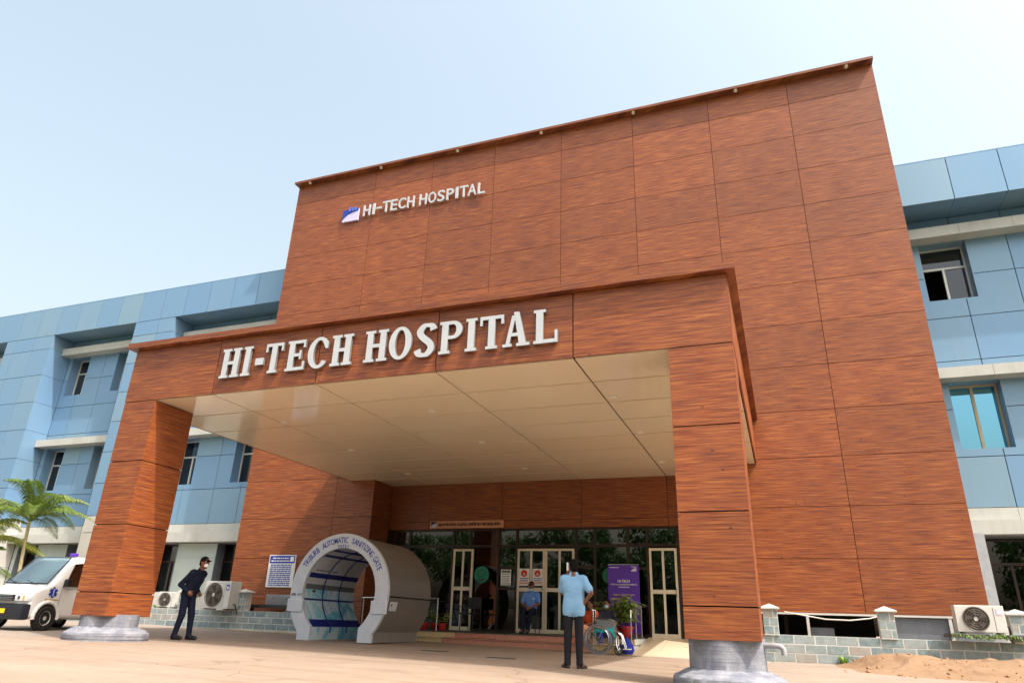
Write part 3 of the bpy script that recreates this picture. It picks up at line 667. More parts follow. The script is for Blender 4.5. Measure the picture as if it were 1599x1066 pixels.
entrance()
def poster(x0, x1, z0, z1, y, label):
    p = thing('poster', label, 'poster', group='posters on the entrance doors'); pbox('sheet', 'paper_white', p, x0, x1, y, y+.002, z0, z1); w = x1-x0; h = z1-z0
    m = MB()                                    # red rounded motif over text bars
    m.lathe([(.0, 0), (w*.30, 0), (w*.30, .001), (0, .001)], (0, 0, 0), 20); m.xf(Matrix.Translation((x0+w*.5, y-.001, z0+h*.72)) @ Matrix.Rotation(R(90), 4, 'X')); m.build('red_motif', 'print_red', p)
    pbox('white_slot', 'paper_white', p, x0+w*.42, x0+w*.58, y-.004, y-.003, z0+h*.62, z0+h*.72)
    for i, (a, b, mt) in enumerate(((.08, .92, 'print_blue'), (.14, .86, 'print_blue'), (.05, .95, 'print_red'), (.05, .95, 'print_red'))):
        zz = z0+h*(.40-.10*i); pbox('text_line', mt, p, x0+w*a, x0+w*b, y-.0015, y-.0005, zz, zz+h*.045)
poster(-7.035, -6.72, .985, 1.44, 19.34, 'red and white poster on the left pane of the double doors')
poster(-6.63, -6.33, .985, 1.44, 19.34, 'red and white poster on the pane beside the door meeting stile')
nt = thing('notice', 'pale printed notice sheet on the narrow side light', 'notice'); pbox('sheet', 'paper_white', nt, -7.58, -7.27, 19.33, 19.335, .97, 1.41)
pbox('notice_header', 'gate_grey_band', nt, -7.56, -7.29, 19.327, 19.329, 1.32, 1.39)
for i in range(6): pbox('text_line', 'gate_grey_band', nt, -7.55, -7.33+.03*(i % 2), 19.327, 19.329, 1.27-.05*i, 1.285-.05*i)
pbox('notice_footer', 'print_green', nt, -7.56, -7.29, 19.327, 19.329, .98, 1.0)
gs = thing('round_sticker', 'round green sticker on the dark glass left of the doors', 'sticker'); MB().disc((-8.21, 19.385, 1.27), .235, 'y', 40).build('disc', 'print_green', gs)
MB().tube([(-8.21+.12*math.cos(a), 19.38, 1.30+.09*math.sin(a)) for a in [i*math.pi/8 for i in range(16)]], .008, 6, True).build('ring_print', 'lobby_wall', gs)
for i in range(2): pbox('text_line', 'lobby_wall', gs, -8.33+.03*i, -8.09-.03*i, 19.380, 19.3825, 1.13-.05*i, 1.155-.05*i)
gs2 = thing('round_sticker', 'round green sticker half hidden behind the purple banner', 'sticker'); MB().disc((-4.40, 19.385, 1.27), .22, 'y', 40).build('disc', 'print_green', gs2)
# long sign in the local script above the doors
od = thing('name_board', 'long cream sign board in local script above the glazing', 'sign'); pbox('board', 'sari_pink', od, -9.98, -7.57, 19.33, 19.375, 2.585, 2.80)
def script_glyphs():
    rr = random.Random(3); x = -9.68; k = 0
    for word in (11, 6, 8, 7, 4):
        for i in range(word):
            w = rr.uniform(.042, .056); m = MB(); cz = 2.69; a0 = rr.choice((-50, -30, 0)); 
            m.tube([(x+w/2+w*.46*math.cos(R(a)), 19.325, cz+.04*math.sin(R(a))) for a in np.linspace(a0, a0+rr.choice((230, 260, 300)), 9)], .0075, 5)
            if rr.random() < .6: m.tube([(x+w*.3, 19.325, cz-.03), (x+w*.55, 19.325, cz+.005), (x+w*.8, 19.325, cz-.035)], .0065, 5)
            if rr.random() < .3: m.tube([(x+w*.5, 19.325, cz+.05), (x+w, 19.325, cz+.07)], .006, 5)
            m.build('glyph', 'print_dark', od); x += w+.004
        x += .035
script_glyphs(); pbox('emblem', 'lilac_paint', od, -9.93, -9.76, 19.325, 19.3295, 2.61, 2.78)
MB().prism([(-9.93, 2.66), (-9.84, 2.72), (-9.76, 2.74), (-9.76, 2.78), (-9.93, 2.78)], lambda u, v, d: (u, d, v), 19.320, 19.3245).build('emblem_field', 'print_dark', od)

# ================================================================== STEPS, RAMP, RAILS
st = thing('entrance_steps', 'two low pinkish granite steps to the glazed entrance', 'steps')
def steps():
    zg = -.64
    for (y0, z0, z1, off) in ((17.30, zg, -.40, 0.0), (17.62, -.40, -.25, .7)):
        MB().box(-11.4, -3.45, y0+.03, 19.36, z0, z1-.02).build('step_core', 'mortar', st)
        xs = [-11.4, -9.9-off*.3, -8.35+off*.3, -7.0, -5.6-off*.4, -4.45, -3.45]
        for i, (a, b) in enumerate(zip(xs[:-1], xs[1:])):
            mt = 'cream_stone' if (i < 2 or i == 5) else 'step_granite'
            pbox('riser_slab', mt, st, a, b, y0, y0+.028, z0, z1-.028, .006); pbox('tread_slab', mt if z1 < -.3 else 'green_granite', st, a, b, y0-.02, (y0+.33 if z1 < -.3 else 19.34), z1-.024, z1, .006)
steps()
rp = thing('entrance_ramp', 'short cream tiled ramp beside the steps and right pillar', 'ramp')
def ramp():
    n = 4; y0, y1 = 17.0, 19.34; z0, z1 = gz(-2.6, 17.0)+.015, -.24; x0, x1 = -3.42, -1.18
    MB().add([(x0, y0, z0-.3), (x1, y0, z0-.3), (x1, y1, z0-.3), (x0, y1, z0-.3), (x0, y0, z0), (x1, y0, z0), (x1, y1, z1-.01), (x0, y1, z1-.01)], [(0, 3, 2, 1), (4, 5, 6, 7), (0, 1, 5, 4), (1, 2, 6, 5), (2, 3, 7, 6), (3, 0, 4, 7)]).build('ramp_core', 'mortar', rp)
    for i in range(4):
        for j in range(4):
            a, b = x0+(x1-x0)*i/4+.004, x0+(x1-x0)*(i+1)/4-.004; c, d = y0+(y1-y0)*j/4+.004, y0+(y1-y0)*(j+1)/4-.004
            f = lambda y: z0+(z1-z0)*(y-y0)/(y1-y0)+.006
            MB().add([(a, c, f(c)-.008), (b, c, f(c)-.008), (b, d, f(d)-.008), (a, d, f(d)-.008), (a, c, f(c)), (b, c, f(c)), (b, d, f(d)), (a, d, f(d))], [(0, 3, 2, 1), (4, 5, 6, 7), (0, 1, 5, 4), (1, 2, 6, 5), (2, 3, 7, 6), (3, 0, 4, 7)]).build('tile', 'ramp_tile', rp)
ramp()
def rail(label, pts, zt, zb, posts):
    h = thing('handrail', label, 'handrail', group='steel handrails at the entrance')
    MB().tube(pts, .022, 10).build('top_rail', 'steel', h, True)
    for (x, y, za, zc) in posts:
        p = MB().cyl((x, y, za), (x, y, zc), .019, .019, 10).build('post', 'steel', h, True); MB().cyl((x, y, za), (x, y, za+.015), .04, .04, 12).build('flange', 'steel', p)
rail('steel handrail beside potted plants at the ramp', [(-3.5, 17.45, .20), (-3.5, 17.5, .36), (-3.5, 18.1, .44), (-3.5, 18.9, .50), (-3.47, 19.25, .50)], 0, 0, [(-3.5, 17.48, -.40, .30), (-3.5, 18.1, -.25, .43), (-3.5, 18.85, -.25, .49)])
rail('steel handrail behind the sanitizing gate at the steps', [(-11.1, 17.75, .52), (-10.2, 17.75, .54), (-9.3, 17.75, .54), (-8.72, 17.75, .54)], 0, 0, [(-11.05, 17.75, -.25, .53), (-9.3, 17.75, -.25, .53), (-8.75, 17.75, -.25, .53)])

# ================================================================== SANITIZING GATE
gate = thing('sanitizing_gate', 'white ringed sanitizing tunnel gate with blue curved lettering', 'gate', (-9.68, 14.4, gz(-9.68, 14.4)+.013))
def sani_gate():
    zc = 1.045; Ro, Ri = 1.315, .985; L = 2.2
    def prof(Rr, half, zt=0, n=40):
        """open ring from left foot over the top to the right foot"""
        a = math.asin(min(1, half/Rr)); lo = -math.pi/2-a; out = [(-half, 0)]; z1 = zc-math.sqrt(Rr*Rr-half*half)
        out.append((-half, z1*.5))
        for i in range(n+1):
            t = (-math.pi/2-a)-(2*math.pi-2*a)*i/n; out.append((Rr*math.cos(t), zc+Rr*math.sin(t)))
        out += [(half, z1*.5), (half, 0)]; return out
    O, I = prof(Ro, .985), prof(Ri, .64); n = len(O)
    def shell(Oa, Ia, y0, y1):
        m = MB(); vs_ = []
        for (P, y) in ((Oa, y0), (Ia, y0), (Oa, y1), (Ia, y1)): vs_ += [(x, y, z) for x, z in P]
        fs = []
        for i in range(n-1): fs += [(i, i+1, n+i+1, n+i), (2*n+i, 3*n+i, 3*n+i+1, 2*n+i+1), (i, 2*n+i, 2*n+i+1, i+1), (n+i, n+i+1, 3*n+i+1, 3*n+i)]
        fs += [(0, n, 3*n, 2*n), (n-1, 3*n-1, 4*n-1, 2*n-1) if False else (n-1, 2*n+n-1, 3*n+n-1, n+n-1)]
        return m.add(vs_, fs)
    ring = shell(O, I, 0, .09).build('front_ring', 'gate_white', gate, True)
    O2, I2 = prof(Ro-.03, .955), prof(Ro-.06, .925)
    sh = shell(O2, I2, .092, L).build('outer_shell', 'gate_shell', gate, True)
    # inner lining in bands: rows around the ring with printed colours
    Ia = prof(Ri-.005, .645); Ib = prof(Ri+.03, .66)
    lens = [0]
    for (a, b) in zip(Ia[:-1], Ia[1:]): lens.append(lens[-1]+math.dist(a, b))
    tot = lens[-1]
    def col(z):
        for lim, c in ((.28, 4), (.45, 1), (.87, 2), (.91, 1), (1.12, 4), (1.23, 3), (1.38, 0), (1.49, 1), (1.84, 0), (1.89, 1), (1.96, 0), (1.995, 1)):
            if z < lim: return c
        return 0
    m = MB(); dense = []
    for i in range(n-1):
        for k in range(8):
            u = k/8; dense.append(((Ia[i][0]*(1-u)+Ia[i+1][0]*u, Ia[i][1]*(1-u)+Ia[i+1][1]*u), (lens[i]*(1-u)+lens[i+1]*u)/tot))
    dense.append((Ia[-1], 1.0))
    for (p, f), (q, g) in zip(dense[:-1], dense[1:]):
        m.cur = col((p[1]+q[1])/2); m.add([(p[0], .092, p[1]), (q[0], .092, q[1]), (q[0], L-.01, q[1]), (p[0], L-.01, p[1])], [(0, 1, 2, 3)])
    m.build('inner_lining', ['gate_lining', 'gate_navy', 'cyan_print', 'gate_grey_band', 'cyan_print'], gate, True)
    J = prof(Ri-.03, .62)
    for y in (.78, 1.48): MB().tube([(x, y, z) for x, z in J[1:-1]], .014, 6).build('inner_rib', 'gate_navy', gate, True)
    # back ring, seams, base skirts
    shell(prof(Ro-.035, .95), prof(Ri+.02, .66), L-.03, L).build('back_ring', 'gate_base', gate, True)
    for s in (-1, 1):
        MB().bbox_bev(s*.985-(.02 if s > 0 else 0), s*.985+(.02 if s < 0 else 0), .10, L-.02, 0, .24, .005).build('base_skirt', 'gate_base', gate)
        x0 = s*1.13; MB().bbox_bev(x0-.21, x0+.21, -.035, -.002, .60, .88, .015).build('cover_plate', 'gate_white', gate)
    th = R(-4)
    for th in (R(-3), R(178)):
        x, z = (Ro-.022)*math.cos(th), zc+(Ro-.022)*math.sin(th); MB().box(x-.008, x+.008, .1, L-.02, z-.015, z+.015).build('shell_seam', 'dark_rubber', gate)
    pl = pbox('maker_plate', 'gate_lining', gate, 0, .002, 0, 0.34, 0, .2); 
    pl.location = ((Ro-.02)*math.cos(R(-12))+.002, .2, zc+(Ro-.02)*math.sin(R(-12))); pl.rotation_euler = (0, R(12), 0)
    MB().prism([(.06, .10), (.12, .10), (.09, .03)], lambda u, v, d: (d, u, v-.05), .003, .005).xf(Matrix.Translation(pl.location) @ Matrix.Rotation(R(12), 4, 'Y')).build('maker_mark', 'print_dark', gate)
    # curved lettering on the ring
    txt = 'TRIBURB  AUTOMATIC  SANITIZING GATE'; rm = 1.155; a = R(149); end = R(27)
    adv = {'I': .5, 'M': 1.25, 'A': 1.08, 'O': 1.1, 'G': 1.1, 'N': 1.08, ' ': .62, 'E': .9}; wd = [adv.get(c, 1.0) for c in txt]; cum = [sum(wd[:i])+wd[i]/2 for i in range(len(txt))]
    for i, ch in enumerate(txt):
        if ch == ' ': continue
        t = a-(a-end)*(cum[i]-cum[0])/(cum[-1]-cum[0]); g = text_mb(ch, .19, .004, .001, .66 if ch in 'MOQCG' else .74, 'CENTER')
        M = Matrix.Translation((rm*math.cos(t), -.004, zc+rm*math.sin(t))) @ Matrix.Rotation(-(t-math.pi/2), 4, 'Y') @ Matrix.Translation((0, 0, -.055))
        g.xf(M); g.build('letter', 'print_blue', gate)
    for i, ch in enumerate('ENTRY'):
        t = R(97-3.6*i); g = text_mb(ch, .09, .004, .002, .8, 'CENTER')
        g.xf(Matrix.Translation((1.03*math.cos(t), -.004, zc+1.03*math.sin(t))) @ Matrix.Rotation(-(t-math.pi/2), 4, 'Y') @ Matrix.Translation((0, 0, -.035))).build('letter', 'print_blue', gate)
    text_mb('EPIL  H-T', .075, .003, .002, 1, 'CENTER').xf(Matrix.Translation((-1.13, -.003, .95))).build('ring_note', 'print_dark', gate)
    # wall print on the lining
    for i in range(7): pbox('lining_word', 'print_dark', gate, -.845+.004, -.835, .25+.13*i, .33+.13*i+.02*(i % 2), 1.535, 1.575)
    MB().prism([(.35, 1.06), (.43, 1.06), (.43, 1.03), (.50, 1.075), (.43, 1.12), (.43, 1.09), (.35, 1.09)], lambda u, v, d: (d, u, v), -.973, -.968).build('arrow_print', 'print_dark', gate)
sani_gate()

# ================================================================== BOUNDARY WALLS
def course_wall(label, x0, x1, y, zt, courses, posts, bw=.415, bh=.178, foot=True):
    w = thing('block_wall', label, 'wall', group='low block boundary walls'); th = .2
    zb = zt-courses*bh
    MB().box(x0+.004, x1-.004, y+.005, y+th-.01, zb-.5, zt-.004).build('mortar_core', 'mortar', w)
    key = ('brk', bw)
    for c in range(courses):
        off = (c % 2)*bw/2; x = x0-off; z = zt-(c+1)*bh; rr = random.Random(c*31+int(x0*7))
        while x < x1-.02:
            a, b = max(x, x0), min(x+bw, x1)
            if b-a > .05:
                k = ('brk', round(b-a, 2))
                if k not in BOXC: BOXC[k] = MB().bbox_bev(-(b-a)/2+.012, (b-a)/2-.012, 0, th, .011, bh-.011, .003).mesh('block', 'tile_brick')
                link('block', BOXC[k], w, ((a+b)/2, y+rr.uniform(-.003, .003), z))
            x += bw
    if foot:
        x = x0; rr = random.Random(5)
        while x < x1:
            b = min(x+rr.uniform(.28, .42), x1); pbox('footing_stone', 'cream_stone', w, x, b, y-.07+rr.uniform(-.01, .01), y+.0, zb-.35, zb-.005-rr.uniform(0, .02), .012); x = b
    for (px, ph) in posts:
        p = bpy.data.objects.new('post', None); COL.objects.link(p); p.parent = w; hw = .155
        MB().box(px-hw+.006, px+hw-.006, y-.032, y+.24, zt-.02, ph).build('post_core', 'mortar', p)
        n = 3; h = (ph-zt)/n
        for i in range(n):
            for s in ((-hw, -.02, hw) if i % 2 else (-hw, .06, hw)),:
                for a, b in ((s[0], s[1]), (s[1], s[2])):
                    k = ('pb', round(b-a, 3), round(h, 3))
                    if k not in BOXC: BOXC[k] = MB().bbox_bev(-(b-a)/2+.010, (b-a)/2-.010, 0, .285, .010, h-.010, .003).mesh('block', 'tile_brick')
                    link('block', BOXC[k], p, (px+(a+b)/2, y-.037, zt+i*h))
        cw = hw+.05; m = MB(); m.box(px-cw, px+cw, y-.09, y+.30, ph+.002, ph+.03)
        m.add([(px-cw, y-.09, ph+.03), (px+cw, y-.09, ph+.03), (px+cw, y+.30, ph+.03), (px-cw, y+.30, ph+.03), (px, y+.105, ph+.115)], [(0, 1, 4), (1, 2, 4), (2, 3, 4), (3, 0, 4)])
        m.build('cap', 'white_plaster', p)
course_wall('grey block wall with three capped posts right of the porch', -.75, 5.2, 17.0, -.045, 3, [(-.35, .46), (1.91, .455), (4.22, .45)])
course_wall('grey block wall behind the man in navy, left of the gate', -21.6, -11.6, 16.9, .075, 3, [(-16.68, .52), (-14.55, .55), (-20.5, .52)], .40, .16)
# retaining face under the parked van side
# ------------------------------------------------------------------ air conditioners
def ac_unit(label, loc, w, h, d, rz=0, fan=.34, blades=5, dark=True, badge=True):
    a = thing('air_conditioner', label, 'air conditioner', loc, rz, 'outdoor air conditioner units')
    m = MB(); m.bbox_bev(0, w, 0, d, .03, h, .012); m.build('casing', 'ac_white', a)
    for x in (.08, w-.14): MB().box(x, x+.06, -.01, d+.01, 0, .032).build('foot', 'fan_grey', a)
    cx, cz = w*.40, h*.52; r = min(h*.42, w*.36)
    MB().cyl((cx, -.006, cz), (cx, -.002, cz), r, r, 36).build('fan_recess', 'fan_dark' if dark else 'fan_grey', a)
    fo = bpy.data.objects.new('fan', None); COL.objects.link(fo); fo.parent = a
    for i in range(blades):
        t = 2*math.pi*i/blades; pts = []
        m = MB(); q = []
        for k in range(7):
            u = k/6; rr = r*(.15+.72*u); q.append((rr, t+.25*u, .42*(.5+.5*u)))
        v = []
        for rr, tt, wd in q: v += [(cx+rr*math.cos(tt), -.010, cz+rr*math.sin(tt)), (cx+rr*math.cos(tt+wd*1.6), -.016, cz+rr*math.sin(tt+wd*1.6))]
        m.add(v, [(2*k, 2*k+1, 2*k+3, 2*k+2) for k in range(6)]); m.build('blade', 'fan_grey' if dark else 'fan_dark', fo)
    MB().cyl((cx, -.028, cz), (cx, -.012, cz), r*.15, r*.17, 20).build('hub', 'ac_white', fo)
    gr = bpy.data.objects.new('grille', None); COL.objects.link(gr); gr.parent = a
    for k in range(1, 6): MB().tube([(cx+r*k/5*math.cos(t), -.034, cz+r*k/5*math.sin(t)) for t in [i*2*math.pi/36 for i in range(36)]], .004 if k < 5 else .010, 5, True).build('grille_ring', 'fan_grey', gr)
    for k in range(12): t = math.pi*2*k/12; MB().cyl((cx+r*.15*math.cos(t), -.034, cz+r*.15*math.sin(t)), (cx+r*math.cos(t), -.034, cz+r*math.sin(t)), .003, .003, 4).build('grille_spoke', 'fan_grey', gr)
    pbox('side_seam', 'fan_grey', a, w*.78, w*.78+.006, -.004, -.001, .06, h-.04)
    if badge: pbox('badge', 'print_blue' if not dark else 'lilac_paint', a, w*.84, w*.95, -.005, -.002, h*.68, h*.88); pbox('badge_mark', 'paper_white', a, w*.865, w*.925, -.007, -.0055, h*.72, h*.82)
    MB().tube([(w+.0, d*.5, .15), (w+.06, d*.5, .15), (w+.08, d*.6, .05), (w+.08, d*.8, -.1)], .018, 6).build('pipe', 'fan_dark', a, True)
slab = thing('mossy_slab', 'mossy concrete slab under the right air conditioner', 'slab'); MB().bbox_bev(2.95, 4.35, 16.62, 17.35, .015, .085, .01).build('slab', 'slab_dark', slab)
ac_unit('white air conditioner on a mossy slab right of the tower', (3.10, 16.66, .088), .83, .52, .32, 0)
ac_unit('tall white air conditioner with big fan behind the man in navy', (-15.62, 16.55, .078), .98, .76, .4, R(-4), dark=False)
ac_unit('small air conditioner beside the left pillar, half hidden', (-17.72, 16.95, .078), .62, .46, .3, R(8), dark=False, badge=False)
# moss and weeds
def blades_plant(m, c, n, h, spread, w, rnd, droop=.4):
    for i in range(n):
        t = rnd.uniform(0, 2*math.pi); L = h*rnd.uniform(.6, 1.1); s = spread*rnd.uniform(.3, 1); d = Vector((math.cos(t), math.sin(t), 0)); sd = Vector((-d.y, d.x, 0)); p0 = Vector(c)+d*rnd.uniform(0, spread*.25); v = []
        for k in range(5):
            u = k/4; p = p0+d*s*u**1.3+Vector((0, 0, L*(u-droop*u*u))); ww = w*(math.sin(math.pi*min(.95, .12+u*.86)))*rnd.uniform(.9, 1.1); v += [p-sd*ww, p+sd*ww+Vector((0, 0, .3*ww))]
        m.add(v, [(2*k, 2*k+1, 2*k+3, 2*k+2) for k in range(4)])
def weed(label, c, n, h, sp, w, mat='weed_leaf', seed=1, group='weeds by the walls'):
    m = MB(); blades_plant(m, c, n, h, sp, w, random.Random(seed)); return tag(m.build('weed', mat), label, 'weed', group)
weed('small weed growing from the block wall right of the porch', (.98, 16.9, -.62), 26, .34, .16, .022, seed=4)
weed('green weed at the foot of the right pillar base', (-1.15, 9.3, gz(-1.1, 9.3)), 60, .17, .14, .012, seed=5)
weed('green weed behind the man in navy on the wall', (-15.9, 17.2, .08), 30, .42, .16, .03, seed=6)
weed('grass tuft on the wall beside the left pillar', (-18.1, 17.3, .08), 30, .16, .3, .012, seed=8)
ms = MB(); rr = random.Random(9)
for i in range(150): blades_plant(ms, (rr.uniform(2.97, 4.33), rr.uniform(16.60, 16.66), rr.uniform(.0, .09)), 2, .07, .06, .010, rr, 1.6)
tag(ms.build('moss', 'weed_leaf'), 'green moss and creeper along the slab edge', 'moss', kind='stuff')
tag(MB().tube([(-.05, 18.2, .44), (.3, 18.15, .38), (.8, 18.1, .30), (1.3, 18.1, .29), (1.7, 18.15, .34), (2.0, 18.22, .42)], .014, 6).build('hanging_cable', 'rope_white'), 'white cable sagging under the tower cladding at right', 'cable')
tag(MB().bbox_bev(.47, .98, 18.6, 19.0, -.05, .13, .02).xf(Matrix.Rotation(R(0), 4, 'X')).build('tarpaulin_bundle', 'plinth_grey'), 'grey bundle in the dark opening under the tower', 'bundle')
tag(MB().tube([(-.36, 10.25, -.17), (-.22, 10.2, -.165), (-.12, 10.18, -.17), (-.09, 10.17, -.20), (-.085, 10.17, -.27)], .036, 12).build('drain_pipe', 'pipe_grey', smooth=True), 'short grey elbow pipe at the right pillar foot', 'pipe')

# sand heap along the right wall
def sand():
    rnd = random.Random(12); nx, ny = 110, 40; x0, x1, y0, y1 = .6, 6.6, 14.6, 16.99; m = MB()
    bumps = [(1.75, 16.5, .30, .45), (2.3, 16.35, .24, .4), (2.9, 16.45, .17, .45), (3.45, 16.4, .27, .5), (4.1, 16.3, .18, .5), (1.2, 16.6, .14, .4), (4.8, 16.2, .2, .7), (5.6, 16.2, .2, .7), (3.0, 15.9, .08, 1.0), (2.0, 15.9, .10, .7)]
    hs = [(rnd.uniform(x0, x1), rnd.uniform(y0+.5, y1), rnd.uniform(.015, .055), rnd.uniform(.05, .13)) for _ in range(170)]
    V = []
    for i in range(nx+1):
        for j in range(ny+1):
            x = x0+(x1-x0)*i/nx; y = y0+(y1-y0)*j/ny
            h = sum(a*math.exp(-((x-cx)**2+(y-cy)**2)/(2*(s*.75)**2)) for cx, cy, a, s in bumps)
            h += sum(a*math.exp(-((x-cx)**2+(y-cy)**2)/(2*s*s)) for cx, cy, a, s in hs if abs(x-cx) < .4 and abs(y-cy) < .4)*min(1, h*6)
            e = min(1, (x-x0)/.8, (x1-x)/.5, (y-y0)/1.0); e = max(0, e); V.append((x, y, gz(x, y)-.02+(h*.62+.02)*e+rnd.uniform(-.011, .011)*min(1, h*8)))
    n = ny+1; m.add(V, [(i*n+j, (i+1)*n+j, (i+1)*n+j+1, i*n+j+1) for i in range(nx) for j in range(ny)])
    sh_ = thing('sand_heap', 'long low heap of orange sand along the right block wall', 'sand heap'); cl = MB()
    for _ in range(300):
        x, y = rnd.uniform(x0+.2, x1), rnd.uniform(y0+.2, y1-.05); r = rnd.choice((.008, .012, .016, .022, .03, .045)); i = int((x-x0)/(x1-x0)*nx); j = int((y-y0)/(y1-y0)*ny); z = V[i*(ny+1)+j][2]
        q = [Vector((rnd.gauss(0, 1), rnd.gauss(0, 1), rnd.gauss(0, .7))).normalized()*r*rnd.uniform(.7, 1.2) for _ in range(6)]
        c = Vector((x, y, z+r*.3)); d = [Vector((1, 0, 0)), Vector((-1, 0, 0)), Vector((0, 1, 0)), Vector((0, -1, 0)), Vector((0, 0, .8)), Vector((0, 0, -.8))]
        cl.add([c+d[k]*r*rnd.uniform(.7, 1.3) for k in range(6)], [(0, 2, 4), (2, 1, 4), (1, 3, 4), (3, 0, 4), (2, 0, 5), (1, 2, 5), (3, 1, 5), (0, 3, 5)])
    tag(cl.build('clods', 'clod', sh_), kind='stuff')
    m.build('heap', 'sand', sh_, True)
sand()
# ------------------------------------------------------------------ wash basin and notice board at the left wall
sk = thing('wash_basin', 'long steel wash basin with taps below the blue notice board', 'basin')
MB().box(-15.0, -13.2, 17.35, 17.95, .17, .26).build('counter', 'counter_dark', sk); pbox('splashback', 'sink_steel', sk, -14.55, -13.3, 17.93, 17.95, .262, .56); pbox('leg', 'plinth_grey', sk, -15.0, -14.9, 17.4, 17.9, -.5, .168); pbox('leg', 'plinth_grey', sk, -13.4, -13.3, 17.4, 17.9, -.5, .168)
for x in (-14.2, -13.7): MB().tube([(x, 17.93, .48), (x, 17.85, .48), (x, 17.80, .46), (x, 17.80, .40)], .013, 8).build('tap', 'chrome', sk, True)
sb = tag(MB().lathe([(.035, 0), (.037, .01), (.037, .13), (.03, .15), (.012, .165), (.012, .19), (.02, .195), (.02, .21)], (-13.45, 17.75, .262), 14).build('soap_bottle', 'soap_cream', smooth=True), 'yellow soap bottle on the steel wash basin', 'bottle')
nb = thing('notice_board', 'white notice board with blue header on the lower tower wall', 'sign')
pbox('board', 'paper_white', nb, -14.89, -13.90, YT-.04, YT-.005, .775, 1.715); pbox('header', 'print_blue', nb, -14.86, -13.93, YT-.043, YT-.0405, 1.47, 1.69)
rr = random.Random(2)
for k, (z, hgt, xx0, xx1, mt) in enumerate([(1.60, .035, -14.75, -14.15, 'paper_white'), (1.52, .035, -14.80, -14.12, 'paper_white')]+[(1.40-.058*i, .030, -14.80, -14.02, 'print_blue') for i in range(11)]):
    x = xx0
    while x < xx1:
        w = rr.uniform(.04, .13); pbox('word_print', mt, nb, x, min(x+w, xx1), YT-.0465, YT-.044, z, z+hgt); x += w+.022
pbox('emblem', 'paper_white', nb, -14.10, -13.97, YT-.0465, YT-.044, 1.52, 1.66)

# ================================================================== ENTRANCE THINGS
bn = thing('roll_up_banner', 'purple roll-up banner with white HI-TECH lettering by the doors', 'banner')
pbox('sheet', 'banner_purple', bn, -4.40, -3.56, 19.10, 19.104, -.15, 1.53); pbox('foot', 'steel', bn, -4.42, -3.54, 19.02, 19.18, -.248, -.152); pbox('top_bar', 'steel', bn, -4.40, -3.56, 19.09, 19.112, 1.531, 1.55)
for s, x0, x1, z0, z1, mt in (('HI-TECH', -4.14, -3.82, 1.085, 1.155, 'paper_white'), ('MEDICAL COLLEGE AND HOSPITAL', -4.33, -3.62, 1.02, 1.052, 'paper_white'), ('BHUBANESWAR', -4.12, -3.83, .955, .985, 'paper_white'), ('FAMILY HEALTH CARD', -4.26, -3.70, .76, .80, 'banner_gold'), ('easy', -4.34, -4.08, .62, .70, 'banner_gold')):
    fit(text_mb(s, .1, .002, .002), x0, x1, z0, z1, 19.094).build('text_line', mt, bn)
pbox('emblem', 'lilac_paint', bn, -3.77, -3.63, 19.095, 19.0985, 1.37, 1.49); MB().prism([(-3.77, 1.40), (-3.70, 1.44), (-3.63, 1.455), (-3.63, 1.47), (-3.77, 1.47)], lambda u, v, d: (u, d, v), 19.091, 19.0945).build('emblem_field', 'banner_purple', bn)
pbox('text_line', 'lilac_paint', bn, -4.36, -4.1, 19.095, 19.0985, 1.455, 1.475)
def pot(label, x, y, z, r, h, n, lh, sp, lw, seed, mat='plant_leaf'):
    p = thing('potted_plant', label, 'potted plant', (x, y, z), 0, 'potted plants at the entrance')
    MB().lathe([(r*.68, 0), (r*.72, .01), (r*.92, h*.8), (r*1.05, h*.82), (r*1.06, h), (r*.95, h), (r*.9, h*.88), (.01, h*.88)], (0, 0, 0), 20).build('pot', 'pot_red', p, True)
    MB().disc((0, 0, h*.9), r*.88, 'z', 16, .02).build('soil', 'soil', p)
    m = MB(); rnd = random.Random(seed); sm = MB()
    for k in range(max(3, n//14)):
        c = Vector((rnd.uniform(-.5, .5)*r, rnd.uniform(-.5, .5)*r, h*.9)); top = c+Vector((rnd.uniform(-.12, .12), rnd.uniform(-.12, .12), lh*rnd.uniform(.35, .75))); sm.tube([c, (c+top)/2+Vector((.01, 0, 0)), top], .007, 5)
        for j in range(4): blades_plant(m, c+(top-c)*(.25+.25*j), max(3, n//12), lh*.42, sp, lw, rnd, 1.0)
    m.build('foliage', mat, p); sm.build('stem', 'bark', p)
pot('red potted plant nearest the sanitizing gate', -9.22, 17.95, -.248, .14, .19, 40, .46, .24, .022, 21)
pot('red potted plant in the middle of the three by the gate', -8.93, 18.05, -.248, .13, .19, 40, .42, .22, .022, 22)
pot('red potted plant at the right end of the three by the gate', -8.66, 17.92, -.248, .12, .18, 36, .40, .2, .022, 23)
pot('large variegated potted plant below the purple banner', -3.74, 18.05, -.248, .19, .26, 120, .95, .40, .028, 24)
pot('potted plant behind the wheelchair handles', -4.55, 18.5, -.248, .17, .22, 60, .75, .34, .028, 25)
pot('leafy potted plant at the handrail post, below the banner', -4.12, 18.7, -.248, .17, .22, 80, .8, .34, .026, 27)
pot('red potted plant seen through the sanitizing gate opening', -10.75, 18.1, -.248, .15, .2, 44, .85, .38, .034, 26, 'tree_leaf')

